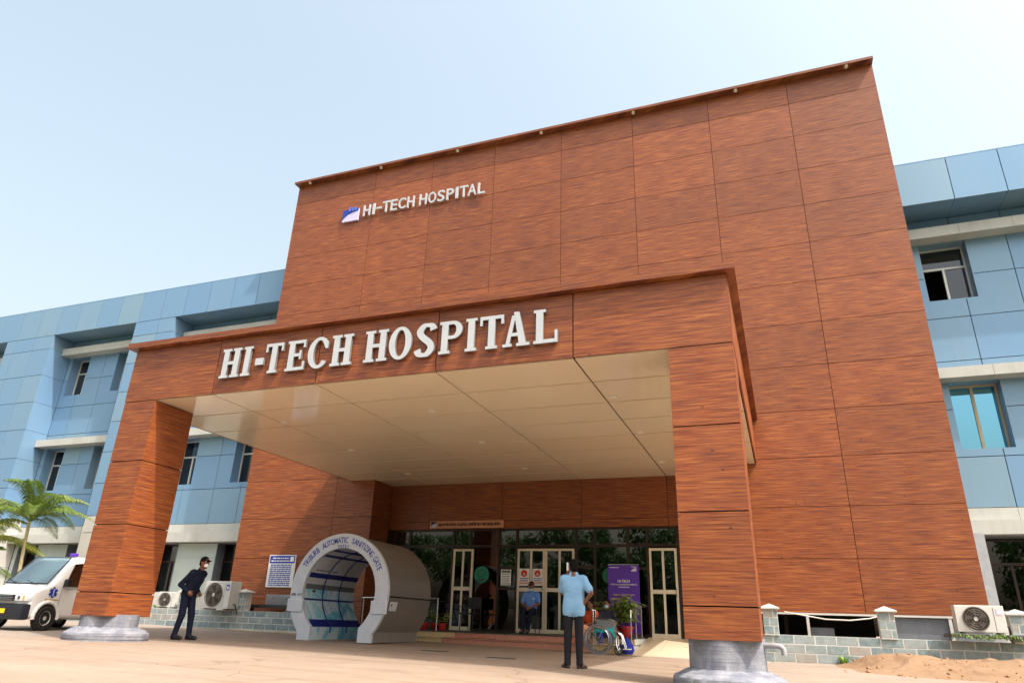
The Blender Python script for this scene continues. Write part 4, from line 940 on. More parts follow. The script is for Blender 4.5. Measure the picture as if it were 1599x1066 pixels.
def chair(label, loc, rz, arm=True):
    c = thing('chair', label, 'chair', loc, rz, 'dark metal chairs at the entrance')        # faces local -Y
    MB().bbox_bev(-.22, .22, -.22, .20, .43, .47, .012).build('seat', 'black_plastic', c); MB().bbox_bev(-.21, .21, .20, .235, .58, .88, .012).build('backrest', 'black_plastic', c)
    for sx in (-1, 1):
        MB().cyl((sx*.20, -.2, 0), (sx*.20, -.2, .43), .012, .012, 8).build('leg', 'fan_dark', c); MB().tube([(sx*.20, .24, 0), (sx*.20, .20, .45), (sx*.20, .22, .86)], .012, 8).build('leg', 'fan_dark', c)
        if arm: MB().tube([(sx*.235, -.2, .43), (sx*.245, -.2, .62), (sx*.245, .0, .645), (sx*.235, .21, .64)], .012, 8).build('armrest', 'fan_dark', c)
chair('dark metal chair with the seated guard on it', (-6.46, 18.72, -.248), R(4)); chair('empty dark chair beside the round green sticker', (-8.22, 18.75, -.248), R(-8))

def wheelchair():
    w = thing('wheelchair', 'chrome wheelchair with teal cloth on its seat beside the steps', 'wheelchair', (-3.93, 16.55, gz(-3.9, 16.5)+.013), R(8))   # faces local +X
    for sy in (-1, 1):
        y = sy*.29; wh = bpy.data.objects.new('wheel', None); COL.objects.link(wh); wh.parent = w; c = (-.12, y, .31)
        MB().tube([(c[0]+.298*math.cos(t), y, c[2]+.298*math.sin(t)) for t in [i*2*math.pi/40 for i in range(40)]], .014, 8, True).build('tyre', 'plinth_grey', wh, True)
        MB().tube([(c[0]+.272*math.cos(t), y, c[2]+.272*math.sin(t)) for t in [i*2*math.pi/40 for i in range(40)]], .008, 6, True).build('rim', 'chrome', wh, True)
        MB().tube([(c[0]+.25*math.cos(t), y+sy*.035, c[2]+.25*math.sin(t)) for t in [i*2*math.pi/40 for i in range(40)]], .009, 6, True).build('hand_rim', 'chrome', wh, True)
        m = MB()
        for k in range(14): t = k*2*math.pi/14; m.cyl((c[0]+.02*math.cos(t), y+(.02 if k % 2 else -.02), c[2]+.02*math.sin(t)), (c[0]+.27*math.cos(t+.12), y, c[2]+.27*math.sin(t+.12)), .0022, .0022, 4)
        tag(m.build('spokes', 'chrome', wh), kind='stuff'); MB().cyl((c[0], y-.03, c[2]), (c[0], y+.03, c[2]), .03, .03, 14).build('hub', 'black_plastic', wh, True)
        cs = bpy.data.objects.new('caster', None); COL.objects.link(cs); cs.parent = w; q = (.33, sy*.25, .095)
        MB().tube([(q[0]+.08*math.cos(t), q[1], q[2]+.08*math.sin(t)) for t in [i*2*math.pi/24 for i in range(24)]], .015, 8, True).build('tyre', 'dark_rubber', cs, True)
        m = MB()
        for k in range(5): t = k*2*math.pi/5; m.cyl((q[0], q[1], q[2]), (q[0]+.078*math.cos(t), q[1], q[2]+.078*math.sin(t)), .006, .006, 5)
        m.build('caster_wheel', 'plinth_grey', cs); MB().tube([(q[0], q[1]-.03, q[2]), (q[0]-.03, q[1]-.03, q[2]+.09), (q[0]-.04, q[1], q[2]+.13), (q[0]-.04, q[1], q[2]+.30)], .010, 6).build('fork', 'chrome', cs, True)
        yy = sy*.235; fr = bpy.data.objects.new('side_frame', None); COL.objects.link(fr); fr.parent = w
        MB().tube([(-.34, yy, .93), (-.24, yy, .93), (-.22, yy, .90), (-.22, yy, .2)], .012, 8).build('back_tube', 'chrome', fr, True); MB().cyl((-.36, yy, .93), (-.27, yy, .93), .018, .018, 10).build('grip', 'black_plastic', fr, True)
        MB().tube([(-.22, yy, .72), (.18, yy, .72), (.24, yy, .69), (.25, yy, .5), (.28, yy, .25)], .012, 8).build('arm_tube', 'chrome', fr, True); MB().bbox_bev(-.16, .14, yy-.025, yy+.025, .735, .76, .008).build('arm_pad', 'black_plastic', fr)
        MB().tube([(-.22, yy, .48), (.30, yy, .48), (.40, yy, .40), (.48, yy, .14)], .012, 8).build('seat_tube', 'chrome', fr, True); MB().tube([(-.22, yy, .22), (.28, yy, .22)], .010, 8).build('lower_tube', 'chrome', fr, True)
        MB().bbox_bev(.42, .60, yy-.09*sy-.08, yy-.09*sy+.08, .115, .13, .005).build('footplate', 'white_plastic', w)
        MB().bbox_bev(-.14, .2, yy-.006, yy+.006, .5, .7, .005).build('side_guard', 'gate_grey_band', w)
    MB().bbox_bev(-.22, .24, -.225, .225, .475, .50, .01).build('seat', 'black_plastic', w); MB().bbox_bev(-.235, -.215, -.225, .225, .52, .90, .008).build('backrest', 'black_plastic', w)
    MB().bbox_bev(.40, .415, -.2, .2, .22, .40, .006).build('calf_strap', 'white_plastic', w)
wheelchair()
def cloth(name, mat, label, x0, x1, y0, y1, z, drop, seed, loc, rz=0):
    rnd = random.Random(seed); n = 16; m = MB(); V = []
    ph = [rnd.uniform(0, 6) for _ in range(6)]
    for i in range(n+1):
        for j in range(n+1):
            u, v = i/n, j/n; x = x0+(x1-x0)*u; y = y0+(y1-y0)*v; d = max(abs(u-.5)*2-.72, 0)*drop+max(abs(v-.5)*2-.72, 0)*drop
            V.append((x, y, z-d*2.4+.018*math.sin(9*u+ph[0]+4*v)+.014*math.sin(11*v+ph[1])+.010*math.sin(17*u-9*v+ph[2])))
    m.add(V, [(i*(n+1)+j, (i+1)*(n+1)+j, (i+1)*(n+1)+j+1, i*(n+1)+j+1) for i in range(n) for j in range(n)])
    o = m.build(name, mat, None, True, loc); o.rotation_euler = (0, 0, rz); s = o.modifiers.new('solid', 'SOLIDIFY'); s.thickness = .012
    return tag(o, label, 'cloth')
cloth('draped_cloth', 'teal_cloth', 'teal cloth draped over the wheelchair seat', -.22, .26, -.30, .30, .575, .16, 3, (-3.93, 16.55, gz(-3.9, 16.5)+.013), R(8))
bg_ = MB(); bg_.lathe([(.02, 0), (.13, .01), (.16, .10), (.15, .2), (.11, .27), (.05, .31), (.03, .36)], (0, 0, 0), 24, lambda r, z, t, j: (r*(1+.10*math.sin(3*t+j)), z)); o = bg_.build('cloth_bag', 'royal_cloth', None, True, (-3.52, 17.02, gz(-3.5, 17)+.02)); tag(o, 'blue cloth bag on the ground beyond the wheelchair footrest', 'bag')

# ================================================================== AMBULANCE VAN
def van():
    # local frame: x forward, y left, z up; the right flank (y<0) faces the porch ... nose points towards the yard
    V = thing('ambulance_van', 'white ambulance van with blue star parked behind the left pillar', 'van', (-14.98, 11.36, gz(-14.7, 11.5)), 0)
    h = Vector((.14, -.99, 0)).normalized(); V.rotation_euler = (0, 0, math.atan2(h.y, h.x)); V.scale = (.88, .88, .88)
    # origin = ground point under the near front wheel; near flank is the van's LEFT side (y = 0 outward at +)
    Wd = 1.46; L0, L1 = .62, -3.0                    # nose and tail along x from the front axle
    # stations: x, z_bottom, z_side(belt), z_top, half width at sill, at belt, at top
    stn = [(.62, .34, .66, .74, .56, .58, .50), (.58, .27, .70, .82, .66, .67, .58), (.46, .25, .80, .92, .72, .72, .62), (.25, .25, .90, 1.00, .73, .73, .64), (.02, .25, .98, 1.06, .73, .73, .66),
           (-.20, .25, 1.00, 1.33, .73, .73, .64), (-.42, .25, 1.01, 1.58, .73, .73, .62), (-.58, .25, 1.01, 1.71, .73, .73, .61), (-.80, .25, 1.01, 1.78, .73, .73, .60), (-1.4, .25, 1.01, 1.82, .73, .73, .60), (-1.9, .25, 1.01, 1.82, .73, .73, .60), (-2.35, .27, 1.01, 1.79, .72, .71, .59), (-2.5, .34, 1.0, 1.70, .68, .68, .56)]
    cy = -.69                                         # van centre line in local y (near flank at y ~ +.04)
    m = MB(); rows = []
    for (x, zb, zs, zt, wb, ws, wt) in stn:
        r = [(wb*.92, zb), (wb, zb+.06), (ws, (zb+zs)/2), (ws, zs), ((ws+wt)/2+.02, (zs+zt)/2), (wt, zt-.05), (wt*.86, zt-.012), (wt*.4, zt)]
        ring = [(x, cy+w, z) for w, z in r]+[(x, cy-w, z) for w, z in reversed(r)]; rows.append(ring)
    n = len(rows[0]); vs_ = [p for r in rows for p in r]; fs = [(i*n+k, i*n+(k+1) % n, (i+1)*n+(k+1) % n, (i+1)*n+k) for i in range(len(rows)-1) for k in range(n)]
    fs += [tuple(range(n)), tuple(range(len(vs_)-n, len(vs_)))]
    m.add(vs_, fs); body = m.build('body', 'van_white', V, True)
    bev = body.modifiers.new('sub', 'SUBSURF'); bev.levels = 2; bev.render_levels = 2
    def skin(x, u):       # point on the cabin side between belt (u=0) and roof edge (u=1), near flank
        for a, b in zip(stn[:-1], stn[1:]):
            if a[0] >= x >= b[0]:
                t = (a[0]-x)/(a[0]-b[0]); q = [a[i]*(1-t)+b[i]*t for i in range(7)]; z = q[2]+(q[3]-.05-q[2])*u; return Vector((x, cy+q[5]+(q[6]-q[5])*u+.012, z))
        return Vector((x, 0, 1))
    # windscreen
    A = [(.06, 1.03), (-.56, 1.69)]; wv = []
    for k in range(7):
        u = k/6; x = A[0][0]+(A[1][0]-A[0][0])*u; z = A[0][1]+(A[1][1]-A[0][1])*u+.05; hw = .63-.09*u
        for j in range(7): s = j/6*2-1; wv.append((x+.05*(1-s*s)+.02, cy+hw*s, z+.02*(1-s*s)))
    MB().add(wv, [(k*7+j, k*7+j+1, (k+1)*7+j+1, (k+1)*7+j) for k in range(6) for j in range(6)]).build('windscreen', 'car_glass', V, True)
    MB().tube([wv[0], wv[6], wv[48], wv[42]], .014, 6, True).build('windscreen_seal', 'dark_rubber', V, True)
    for s in (.15, -.35): MB().tube([(.14, cy+s+.25, 1.065), (.10, cy+s, 1.10), (.04, cy+s-.2, 1.16)], .010, 5).build('wiper', 'dark_rubber', V, True)
    # side windows (near flank)
    for (xa, xb, x2) in ((-.36, -1.05, -.62), (-1.15, -1.75, -1.15), (-1.85, -2.3, -1.85)):
        q = [skin(xa, .06), skin(xb, .06), skin(xb, .86), skin(x2, .86)]; q = [p+Vector((0, .012, 0)) for p in q]
        MB().add(q, [(0, 1, 2, 3)]).build('side_window', 'car_glass', V); MB().tube(q, .013, 6, True).build('window_seal', 'dark_rubber', V, True)
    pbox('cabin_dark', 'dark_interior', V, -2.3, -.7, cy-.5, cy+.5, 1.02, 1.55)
    # nose: dark bumper, grille, lamps, plate
    MB().bbox_bev(.44, .70, cy-.70, cy+.72, .24, .60, .05).build('bumper', 'van_dark', V, True); MB().bbox_bev(.60, .695, cy-.40, cy+.40, .66, .80, .02).build('grille', 'black_plastic', V)
    for z in (.69, .73, .77): pbox('grille_bar', 'plinth_grey', V, .697, .703, cy-.36, cy+.36, z-.006, z+.006)
    pbox('chrome_strip', 'chrome', V, .705, .712, cy-.5, cy+.55, .605, .625); MB().prism([(cy-.05, .70), (cy+.05, .70), (cy+.03, .73), (cy+.05, .77), (cy-.05, .77), (cy-.03, .74)], lambda u, v, d: (d, u, v), .704, .71).build('nose_badge', 'chrome', V)
    for s in (-1, 1):
        q = []; m = MB()
        c = cy+s*.56
        m.bbox_bev(.46, .668, c-.19, c+.165, .645, .81, .05); hl = m.build('headlight', 'lamp_clear', V, True); MB().disc((.670, c-.04*s, .73), .045, 'x', 20, .006).build('reflector', 'chrome', hl); pbox('indicator', 'stripe_gold', hl, .655, .672, c+s*.10-.03, c+s*.10+.03, .67, .78)
    npl = pbox('number_plate', 'plate_yellow', V, .702, .71, cy-.25, cy+.25, .38, .48)
    for i in range(8): pbox('plate_mark', 'print_dark', npl, .0045, .0065, -.21+.054*i, -.175+.054*i, -.03, .03)
    # wheels
    for (x, y) in ((0, -.005), (0, -1.37), (-1.85, -.005), (-1.85, -1.37)):
        w = bpy.data.objects.new('wheel', None); COL.objects.link(w); w.parent = V; w.location = (x, y, .285)
        MB().lathe([(.17, -.085), (.25, -.09), (.278, -.07), (.286, -.03), (.286, .03), (.278, .07), (.25, .09), (.17, .085)], (0, 0, 0), 36, None, False).xf(Matrix.Rotation(R(90), 4, 'X')).build('tyre', 'dark_rubber', w, True)
        MB().lathe([(.175, -.07), (.175, .06), (.155, .075), (.14, .04), (.09, .03), (.06, .055), (.03, .06), (.02, .06)], (0, 0, 0), 30).xf(Matrix.Rotation(R(-90), 4, 'X')).build('rim', 'light_aluminium', w, True)
        for k in range(8): t = k*math.pi/4; MB().cyl((.115*math.cos(t), .03, .115*math.sin(t)), (.115*math.cos(t), .052, .115*math.sin(t)), .017, .017, 8).build('rim_hole', 'dark_rubber', w)
        if y > -.5:
            MB().tube([(x+.355*math.cos(t), .046, .30+.355*math.sin(t)) for t in [math.pi*(-.04+1.08*i/20) for i in range(21)]], .045, 8).build('wheel_arch', 'van_white', V, True)
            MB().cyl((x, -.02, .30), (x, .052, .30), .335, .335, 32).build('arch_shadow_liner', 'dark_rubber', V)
    # flank details
    MB().bbox_bev(-.40, -.28, .06, .20, 1.03, 1.21, .03).build('mirror', 'black_plastic', V, True); MB().tube([(-.33, .02, 1.02), (-.33, .10, 1.06)], .02, 6).build('mirror_arm', 'black_plastic', V, True)
    MB().bbox_bev(-1.0, -.86, .047, .065, .86, .89, .006).build('door_handle', 'black_plastic', V)
    for x in (-.30, -1.10): pbox('door_seam', 'plinth_grey', V, x-.004, x+.004, .042, .0465, .40, 1.0)
    pbox('stripe', 'stripe_gold', V, -.30, .14, .0445, .049, .70, .725)
    star = MB()
    for k in range(3): star.prism([(-.035, -.125), (.035, -.125), (.035, .125), (-.035, .125)], lambda u, v, d, a=k*math.pi/3: (-.06+u*math.cos(a)-v*math.sin(a), d, .88+u*math.sin(a)+v*math.cos(a)), .0445+.002*k, .050+.002*k)
    star.build('star_emblem', 'print_blue', V); MB().cyl((-.06, .058, .80), (-.06, .058, .96), .008, .008, 6).build('emblem_staff', 'paper_white', V)
    bc = MB().bbox_bev(-.92, -.80, cy+.2, cy+.38, 1.79, 1.88, .02).build('beacon', 'beacon_purple', V, True)
van()

# ================================================================== PALMS AND TREES
def palm(label, x, y, H, nf, seed, mat, lean=(0, 0)):
    p = thing('palm_tree', label, 'palm', (x, y, gz(x, y)), 0, 'palms by the blue wing'); rnd = random.Random(seed)
    top = Vector((lean[0], lean[1], H)); MB().tube([Vector((0, 0, -.1)), top*.4+Vector((.03, 0, 0)), top*.75, top], [.075, .058, .05, .05], 10).build('trunk', 'trunk_palm', p, True)
    cr = bpy.data.objects.new('crown', None); COL.objects.link(cr); cr.parent = p
    for i in range(nf):
        t = 2*math.pi*i/nf+rnd.uniform(-.3, .3); el = rnd.uniform(.3, 1.5); L = rnd.uniform(1.8, 2.5); d = Vector((math.cos(t), math.sin(t), 0)); pts = []
        for k in range(15):
            u = k/14; pts.append(top+d*L*(u*math.cos(el)*.9+.25*u*u)+Vector((0, 0, L*(1.15*u*math.sin(el)-.42*u*u-.16*u*u*u))))
        m = MB(); m.tube(pts, [.018*(1-.8*k/14) for k in range(15)], 5)
        for s in (-1, 1):
            for j in range(52):
                u = .12+.87*j/51; f = u*14; a = int(min(f, 13)); q = pts[a].lerp(pts[a+1], f-a); tg = (pts[a+1]-pts[a]).normalized(); sd = tg.cross(Vector((0, 0, 1))).normalized()*s; upv = sd.cross(tg)*s
                ll = .56*math.sin(math.pi*min(1, .22+.75*u))*rnd.uniform(.85, 1.1); dr = (sd*.75+tg*.62+upv*.32).normalized(); w = .019; b = q+dr*ll*.55+Vector((0, 0, -.02*ll)); e = q+dr*ll+Vector((0, 0, -.62*ll)); wv = tg*w
                m.add([q-wv*.5, q+wv*.5, b+wv, b-wv, e], [(0, 1, 2, 3), (3, 2, 4)])
        m.build('frond', mat, cr)
palm('areca palm with arching fronds between van and blue wing', -23.7, 16.8, 3.05, 17, 3, 'palm_leaf', (-.2, -.1))
palm('yellowish palm at the left edge behind the van', -25.6, 16.2, 2.3, 15, 5, 'palm_leaf_yellow', (-.1, 0))
palm('low young palm at the far left edge', -26.6, 16.9, 1.2, 9, 8, 'palm_leaf', (0, 0))

def tree(label, x, y, H, rad, seed):
    p = thing('yard_tree', label, 'tree', (x, y, gz(x, y)), 0, 'trees across the yard'); rnd = random.Random(seed); m = MB()
    m.tube([(0, 0, -.2), (.1, .05, H*.25), (.05, -.1, H*.5), (.1, 0, H*.75)], [.22, .17, .13, .05], 8); ends = []
    for i in range(7):
        t = i*.9+rnd.random(); a = Vector((.06, 0, H*(.3+.05*i))); b = a+Vector((math.cos(t)*rad*.75, math.sin(t)*rad*.75, H*.25*rnd.uniform(.6, 1.2))); m.tube([a, (a+b)/2+Vector((0, 0, .2)), b], [.08, .05, .02], 6); ends.append(b)
    m.build('trunk', 'bark', p, True); c = MB()
    for k in range(60):
        if k < 14: q = ends[k % 7]+Vector([rnd.uniform(-.6, .6) for _ in range(3)])
        else:
            th = rnd.uniform(0, 6.28); rr_ = rad*math.sqrt(rnd.random())*.95; q = Vector((rr_*math.cos(th), rr_*math.sin(th), H*(.22+.76*rnd.random()*(1-.45*(rr_/rad)**2))))
        cr = rnd.uniform(.6, 1.1)
        for j in range(95):
            v = Vector([rnd.gauss(0, 1) for _ in range(3)]).normalized()*cr*rnd.uniform(.5, 1); v.z *= .75; o = q+v; nrm = (v+Vector([rnd.uniform(-.5, .5) for _ in range(3)])*cr).normalized(); a = nrm.orthogonal().normalized(); b = nrm.cross(a); s = rnd.uniform(.12, .22)
            c.add([o-a*s, o+b*s*.45, o+a*s, o-b*s*.45], [(0, 1, 2, 3)])
    c.build('crown', 'tree_leaf', p)
for lab, x, y, H, rd, sd in (('broad tree across the yard mirrored left in the door glass', -22, -14, 8.6, 3.4, 1), ('tall tree across the yard mirrored above the left door', -16, -17, 9.6, 3.6, 2), ('round tree across the yard mirrored above the double doors', -10.5, -15, 8.2, 3.3, 3), ('small tree across the yard mirrored right of the double doors', -4.5, -16, 6.6, 2.4, 4), ('distant tree across the yard mirrored far left', -28, -19, 9.5, 3.8, 5), ('tree across the yard beside the pale building', 1.5, -15.5, 7.2, 2.8, 6), ('leaning tree across the yard far right of the camera', 9, -15, 9, 3.6, 7), ('dense tree across the yard behind the camera', -7.5, -19, 9, 3.4, 8), ('wide tree across the yard at the far end', -35, -14, 9, 4, 9), ('tall tree across the yard near the far right corner', 17, -14, 10, 4, 10)): tree(lab, x, y, H, rd, sd)
lw_ = MB()
for xs_, ys_ in (([-90, -40, -18, -8, 3, 25, 60], [-90, -30, -3]), ([9, 25, 60], [-3, 2, 10, 16.5]), ([-90, -40, -20.5], [-3, 2, 8])):
    n_ = len(ys_); lw_.add([(x, y, gz(x, y)+.012) for x in xs_ for y in ys_], [(i*n_+j, (i+1)*n_+j, (i+1)*n_+j+1, i*n_+j+1) for i in range(len(xs_)-1) for j in range(n_-1)])
tag(lw_.build('added_lawn', 'added_lawn'), kind='structure')  # unseen dark grass, added to cut bounce light into porch and wing recesses
# plain building and wall across the yard, only seen mirrored in the glass
ob = thing('yard_building', 'low pale building across the yard mirrored in the glazing', 'building'); MB().box(-2.5, 9, -26, -18, -.8, 6.2).build('wall', 'white_plaster', ob); MB().box(-2.9, 9.4, -26.4, -17.6, 6.2, 6.5).build('roof', 'plinth_grey', ob)
for i in range(4): pbox('window', 'brown_aluminium', ob, -1.6+2.6*i, -.2+2.6*i, -17.99, -17.95, 1.2, 2.8); pbox('window', 'brown_aluminium', ob, -1.6+2.6*i, -.2+2.6*i, -17.99, -17.95, 3.9, 5.3)
yw = thing('yard_wall', 'long pale wall across the yard below the mirrored trees', 'wall'); MB().box(-40, -2.6, -21.2, -21, -.8, 1.6).build('wall', 'white_plaster', yw); MB().box(-40, -2.6, -21.25, -20.95, 1.602, 1.68).build('coping', 'plinth_grey', yw)

# ================================================================== PEOPLE
def surface_nets(F, org, h):
    s = F < 0; nx, ny, nz = F.shape; c = lambda a, b, d: F[a:nx-1+a, b:ny-1+b, d:nz-1+d]
    acc = np.zeros((nx-1, ny-1, nz-1, 3)); cnt = np.zeros((nx-1, ny-1, nz-1))
    for ax in range(3):
        for p in (0, 1):
            for q in (0, 1):
                a = [0, 0, 0]; b = [0, 0, 0]; o = [i for i in range(3) if i != ax]; a[o[0]] = b[o[0]] = p; a[o[1]] = b[o[1]] = q; b[ax] = 1
                f0, f1 = c(*a), c(*b); m = (f0 < 0) != (f1 < 0); t = np.where(m, f0/np.where(f0-f1 == 0, 1, f0-f1), 0)
                for i in range(3): acc[..., i] += np.where(m, a[i]+(t if i == ax else 0), 0)
                cnt += m
    idx = -np.ones(cnt.shape, int); on = cnt > 0; idx[on] = np.arange(on.sum())
    V = (np.argwhere(on)+acc[on]/cnt[on][:, None])*h+np.array(org); Q = []
    for ax in range(3):
        o = [i for i in range(3) if i != ax]; sl0 = [slice(1, -1)]*3; sl0[ax] = slice(0, -1); sl1 = list(sl0); sl1[ax] = slice(1, None)
        s0, s1 = s[tuple(sl0)], s[tuple(sl1)]; P = np.argwhere(s0 != s1); fl = s0[s0 != s1]; B = P.copy()
        B[:, o[0]] += 1; B[:, o[1]] += 1
        def at(d0, d1):
            K = B.copy(); K[:, o[0]] -= d0; K[:, o[1]] -= d1; return idx[K[:, 0], K[:, 1], K[:, 2]]
        q = np.stack([at(1, 1), at(0, 1), at(0, 0), at(1, 0)], 1); flip = fl if ax != 1 else ~fl; q[~flip] = q[~flip][:, ::-1]; Q.append(q)
    return V, np.concatenate(Q)
class Body:
    def __init__(s): s.p = []; s.mats = []
    def mi(s, m):
        if m not in s.mats: s.mats.append(m)
        return s.mats.index(m)
    def cone(s, a, b, ra, rb, m, k=.02): s.p.append(('c', np.array(a, float), np.array(b, float), ra, rb, s.mi(m), k)); return s
    def ell(s, c, r, m, k=.02, rot=None): s.p.append(('e', np.array(c, float), np.array(r, float), rot, None, s.mi(m), k)); return s
    @staticmethod
    def dist(pr, X):
        if pr[0] == 'c':
            _, a, b, ra, rb, *_ = pr; ab = b-a; L2 = ab@ab or 1e-9; t = np.clip(((X-a)@ab)/L2, 0, 1); return np.linalg.norm(X-a-t[..., None]*ab, axis=-1)-(ra+(rb-ra)*t)
        _, c, r, rot, *_ = pr; Y = X-c
        if rot is not None: Y = Y@np.array(rot)
        k = np.linalg.norm(Y/r, axis=-1); return (k-1)*min(r)*np.where(k < 1, 1, 1)
    def build(s, name, label, loc, rz, h=.0115, cat='person', group=None):
        lo = np.min([np.minimum(p[1], p[2])-max(p[3], p[4]) if p[0] == 'c' else p[1]-max(p[2]) for p in s.p], 0)-.05; hi = np.max([np.maximum(p[1], p[2])+max(p[3], p[4]) if p[0] == 'c' else p[1]+max(p[2]) for p in s.p], 0)+.05
        n = np.ceil((hi-lo)/h).astype(int)+1; D = np.full(tuple(n), .2); ax = [lo[i]+h*np.arange(n[i]) for i in range(3)]
        for p in s.p:
            if p[0] == 'c': a = np.minimum(p[1], p[2])-max(p[3], p[4])-.07; b = np.maximum(p[1], p[2])+max(p[3], p[4])+.07
            else: a = p[1]-max(p[2])-.07; b = p[1]+max(p[2])+.07
            i0 = np.maximum(((a-lo)/h).astype(int), 0); i1 = np.minimum(((b-lo)/h).astype(int)+2, n); sl = tuple(slice(i0[i], i1[i]) for i in range(3))
            X = np.stack(np.meshgrid(*[ax[i][sl[i]] for i in range(3)], indexing='ij'), -1); d = s.dist(p, X); k = p[6]; o = D[sl]
            hh = np.clip(.5+.5*(o-d)/k, 0, 1); D[sl] = o*(1-hh)+d*hh-k*hh*(1-hh)
        V, Q = surface_nets(D, lo, h); cen = V[Q].mean(1); best = np.full(len(cen), 9.); mi = np.zeros(len(cen), int)
        for p in s.p:
            d = s.dist(p, cen); u = d < best; best[u] = d[u]; mi[u] = p[5]
        me = bpy.data.meshes.new(name); me.from_pydata(V.tolist(), [], Q.tolist())
        for m in s.mats: me.materials.append(MATS[m])
        me.polygons.foreach_set('material_index', mi.tolist()); me.polygons.foreach_set('use_smooth', [True]*len(Q)); me.update()
        o = link(name, me, None, loc); o.rotation_euler = (0, 0, rz)
        sm = o.modifiers.new('smooth', 'SMOOTH'); sm.factor = .5; sm.iterations = 2
        return tag(o, label, cat, group)
def head(B, c, yaw=0, pitch=0, skin='skin', hair='hair', mask=None, maskdrop=0, cap=None, longhair=False):
    """c = head centre, face along local +y turned by yaw (about z) and pitch (down positive)"""
    cy, sy, cp, sp = math.cos(yaw), math.sin(yaw), math.cos(pitch), math.sin(pitch)
    Rm = np.array([[cy, -sy, 0], [sy, cy, 0], [0, 0, 1]]) @ np.array([[1, 0, 0], [0, cp, sp], [0, -sp, cp]])
    T = lambda x, y, z: (np.array(c)+Rm@np.array([x, y, z])).tolist()
    B.ell(c, (.072, .092, .112), skin, .01, Rm); B.ell(T(0, .03, -.06), (.055, .06, .055), skin, .02, Rm)
    B.cone(T(0, .088, .012), T(0, .105, -.022), .009, .014, skin, .012)
    for s in (-1, 1):
        B.ell(T(s*.030, .083, .018), (.012, .009, .007), 'hair', .003, Rm); B.cone(T(s*.018, .090, .036), T(s*.048, .078, .036), .006, .005, 'hair', .004); B.ell(T(s*.074, -.005, -.005), (.010, .020, .030), skin, .01, Rm)
    B.cone(T(-.02, .086, -.052), T(.02, .086, -.052), .007, .007, skin, .006)
    hm = cap or hair
    B.ell(T(0, -.018, .032), (.080, .092, .098), hm, .008, Rm); B.ell(T(0, -.045, -.015), (.070, .062, .075), hair, .01, Rm)
    if cap: B.cone(T(-.04, .085, .055), T(.04, .085, .055), .014, .014, cap, .01); B.ell(T(0, .10, .050), (.06, .05, .010), cap, .006, Rm)
    if longhair: B.ell(T(0, -.09, -.03), (.045, .04, .045), hair, .015, Rm)
    if mask: B.ell(T(0, .055, -.042-maskdrop), (.058, .050, .048), mask, .006, Rm)
def hand(B, w, e, out, curl=.5, skin='skin'):
    """hand at wrist w continuing the forearm e->w; out = palm-side direction"""
    w = np.array(w, float); d = w-np.array(e, float); d /= np.linalg.norm(d); o = np.array(out, float); o -= d*(o@d); o /= np.linalg.norm(o)+1e-9; sd = np.cross(d, o)
    p = w+d*.075; B.cone(w, p, .026, .030, skin, .015); B.cone(w+sd*.018+d*.03, p+sd*.02, .018, .018, skin, .012); B.cone(w-sd*.018+d*.03, p-sd*.02, .018, .018, skin, .012)
    for i, (s, L) in enumerate(((-.030, .060), (-.010, .070), (.010, .066), (.030, .052))):
        a = p+sd*s; m = a+(d*math.cos(curl*.6)+o*math.sin(curl*.6))*L*.5; t = m+(d*math.cos(curl*1.7)+o*math.sin(curl*1.7))*L*.5; B.cone(a, m, .0098, .0092, skin, .006); B.cone(m, t, .0092, .008, skin, .005)
    a = w+d*.03+sd*.03; m = a+(d*.6+sd*.7+o*.2)*.04; B.cone(a, m, .013, .011, skin, .01); B.cone(m, m+(d*.8+o*.5)*.03, .011, .009, skin, .005)
def arm(B, sh, el, wr, sleeve, short, out, curl=.5, skin='skin'):
    sh, el, wr = map(np.array, (sh, el, wr)); sh = sh.astype(float)
    if short:
        mid = sh+(el-sh)*.72; B.cone(sh, mid, .066, .064, sleeve, .03); B.cone(sh+(el-sh)*.6, el, .042, .036, skin, .006); B.cone(el, wr, .037, .025, skin, .01)
    else: B.cone(sh, el, .062, .050, sleeve, .03); B.cone(el, wr, .050, .037, sleeve, .015)
    hand(B, wr, el, out, curl, skin)
def leg(B, hp, kn, an, toe, cl, shoe, skin='skin', sandal=False):
    hp, kn, an, toe = [np.array(v, float) for v in (hp, kn, an, toe)]
    B.cone(hp, kn, .088, .066, cl, .03); B.cone(kn, an, .066, .052, cl, .02); B.cone(an, an+(an-kn)/np.linalg.norm(an-kn)*.02, .054, .056, cl, .01)
    heel = an+np.array([0, 0, -.045])-(toe-an)*.22; heel[2] = toe[2]
    if sandal: B.cone(an+[0, 0, -.02], toe, .032, .026, skin, .02); B.cone(heel+[0, 0, -.012], toe+[0, 0, -.014], .030, .034, shoe, .004)
    else: B.cone(heel, toe, .038, .036, shoe, .015); B.cone(an+[0, 0, -.02], toe, .040, .030, shoe, .02)
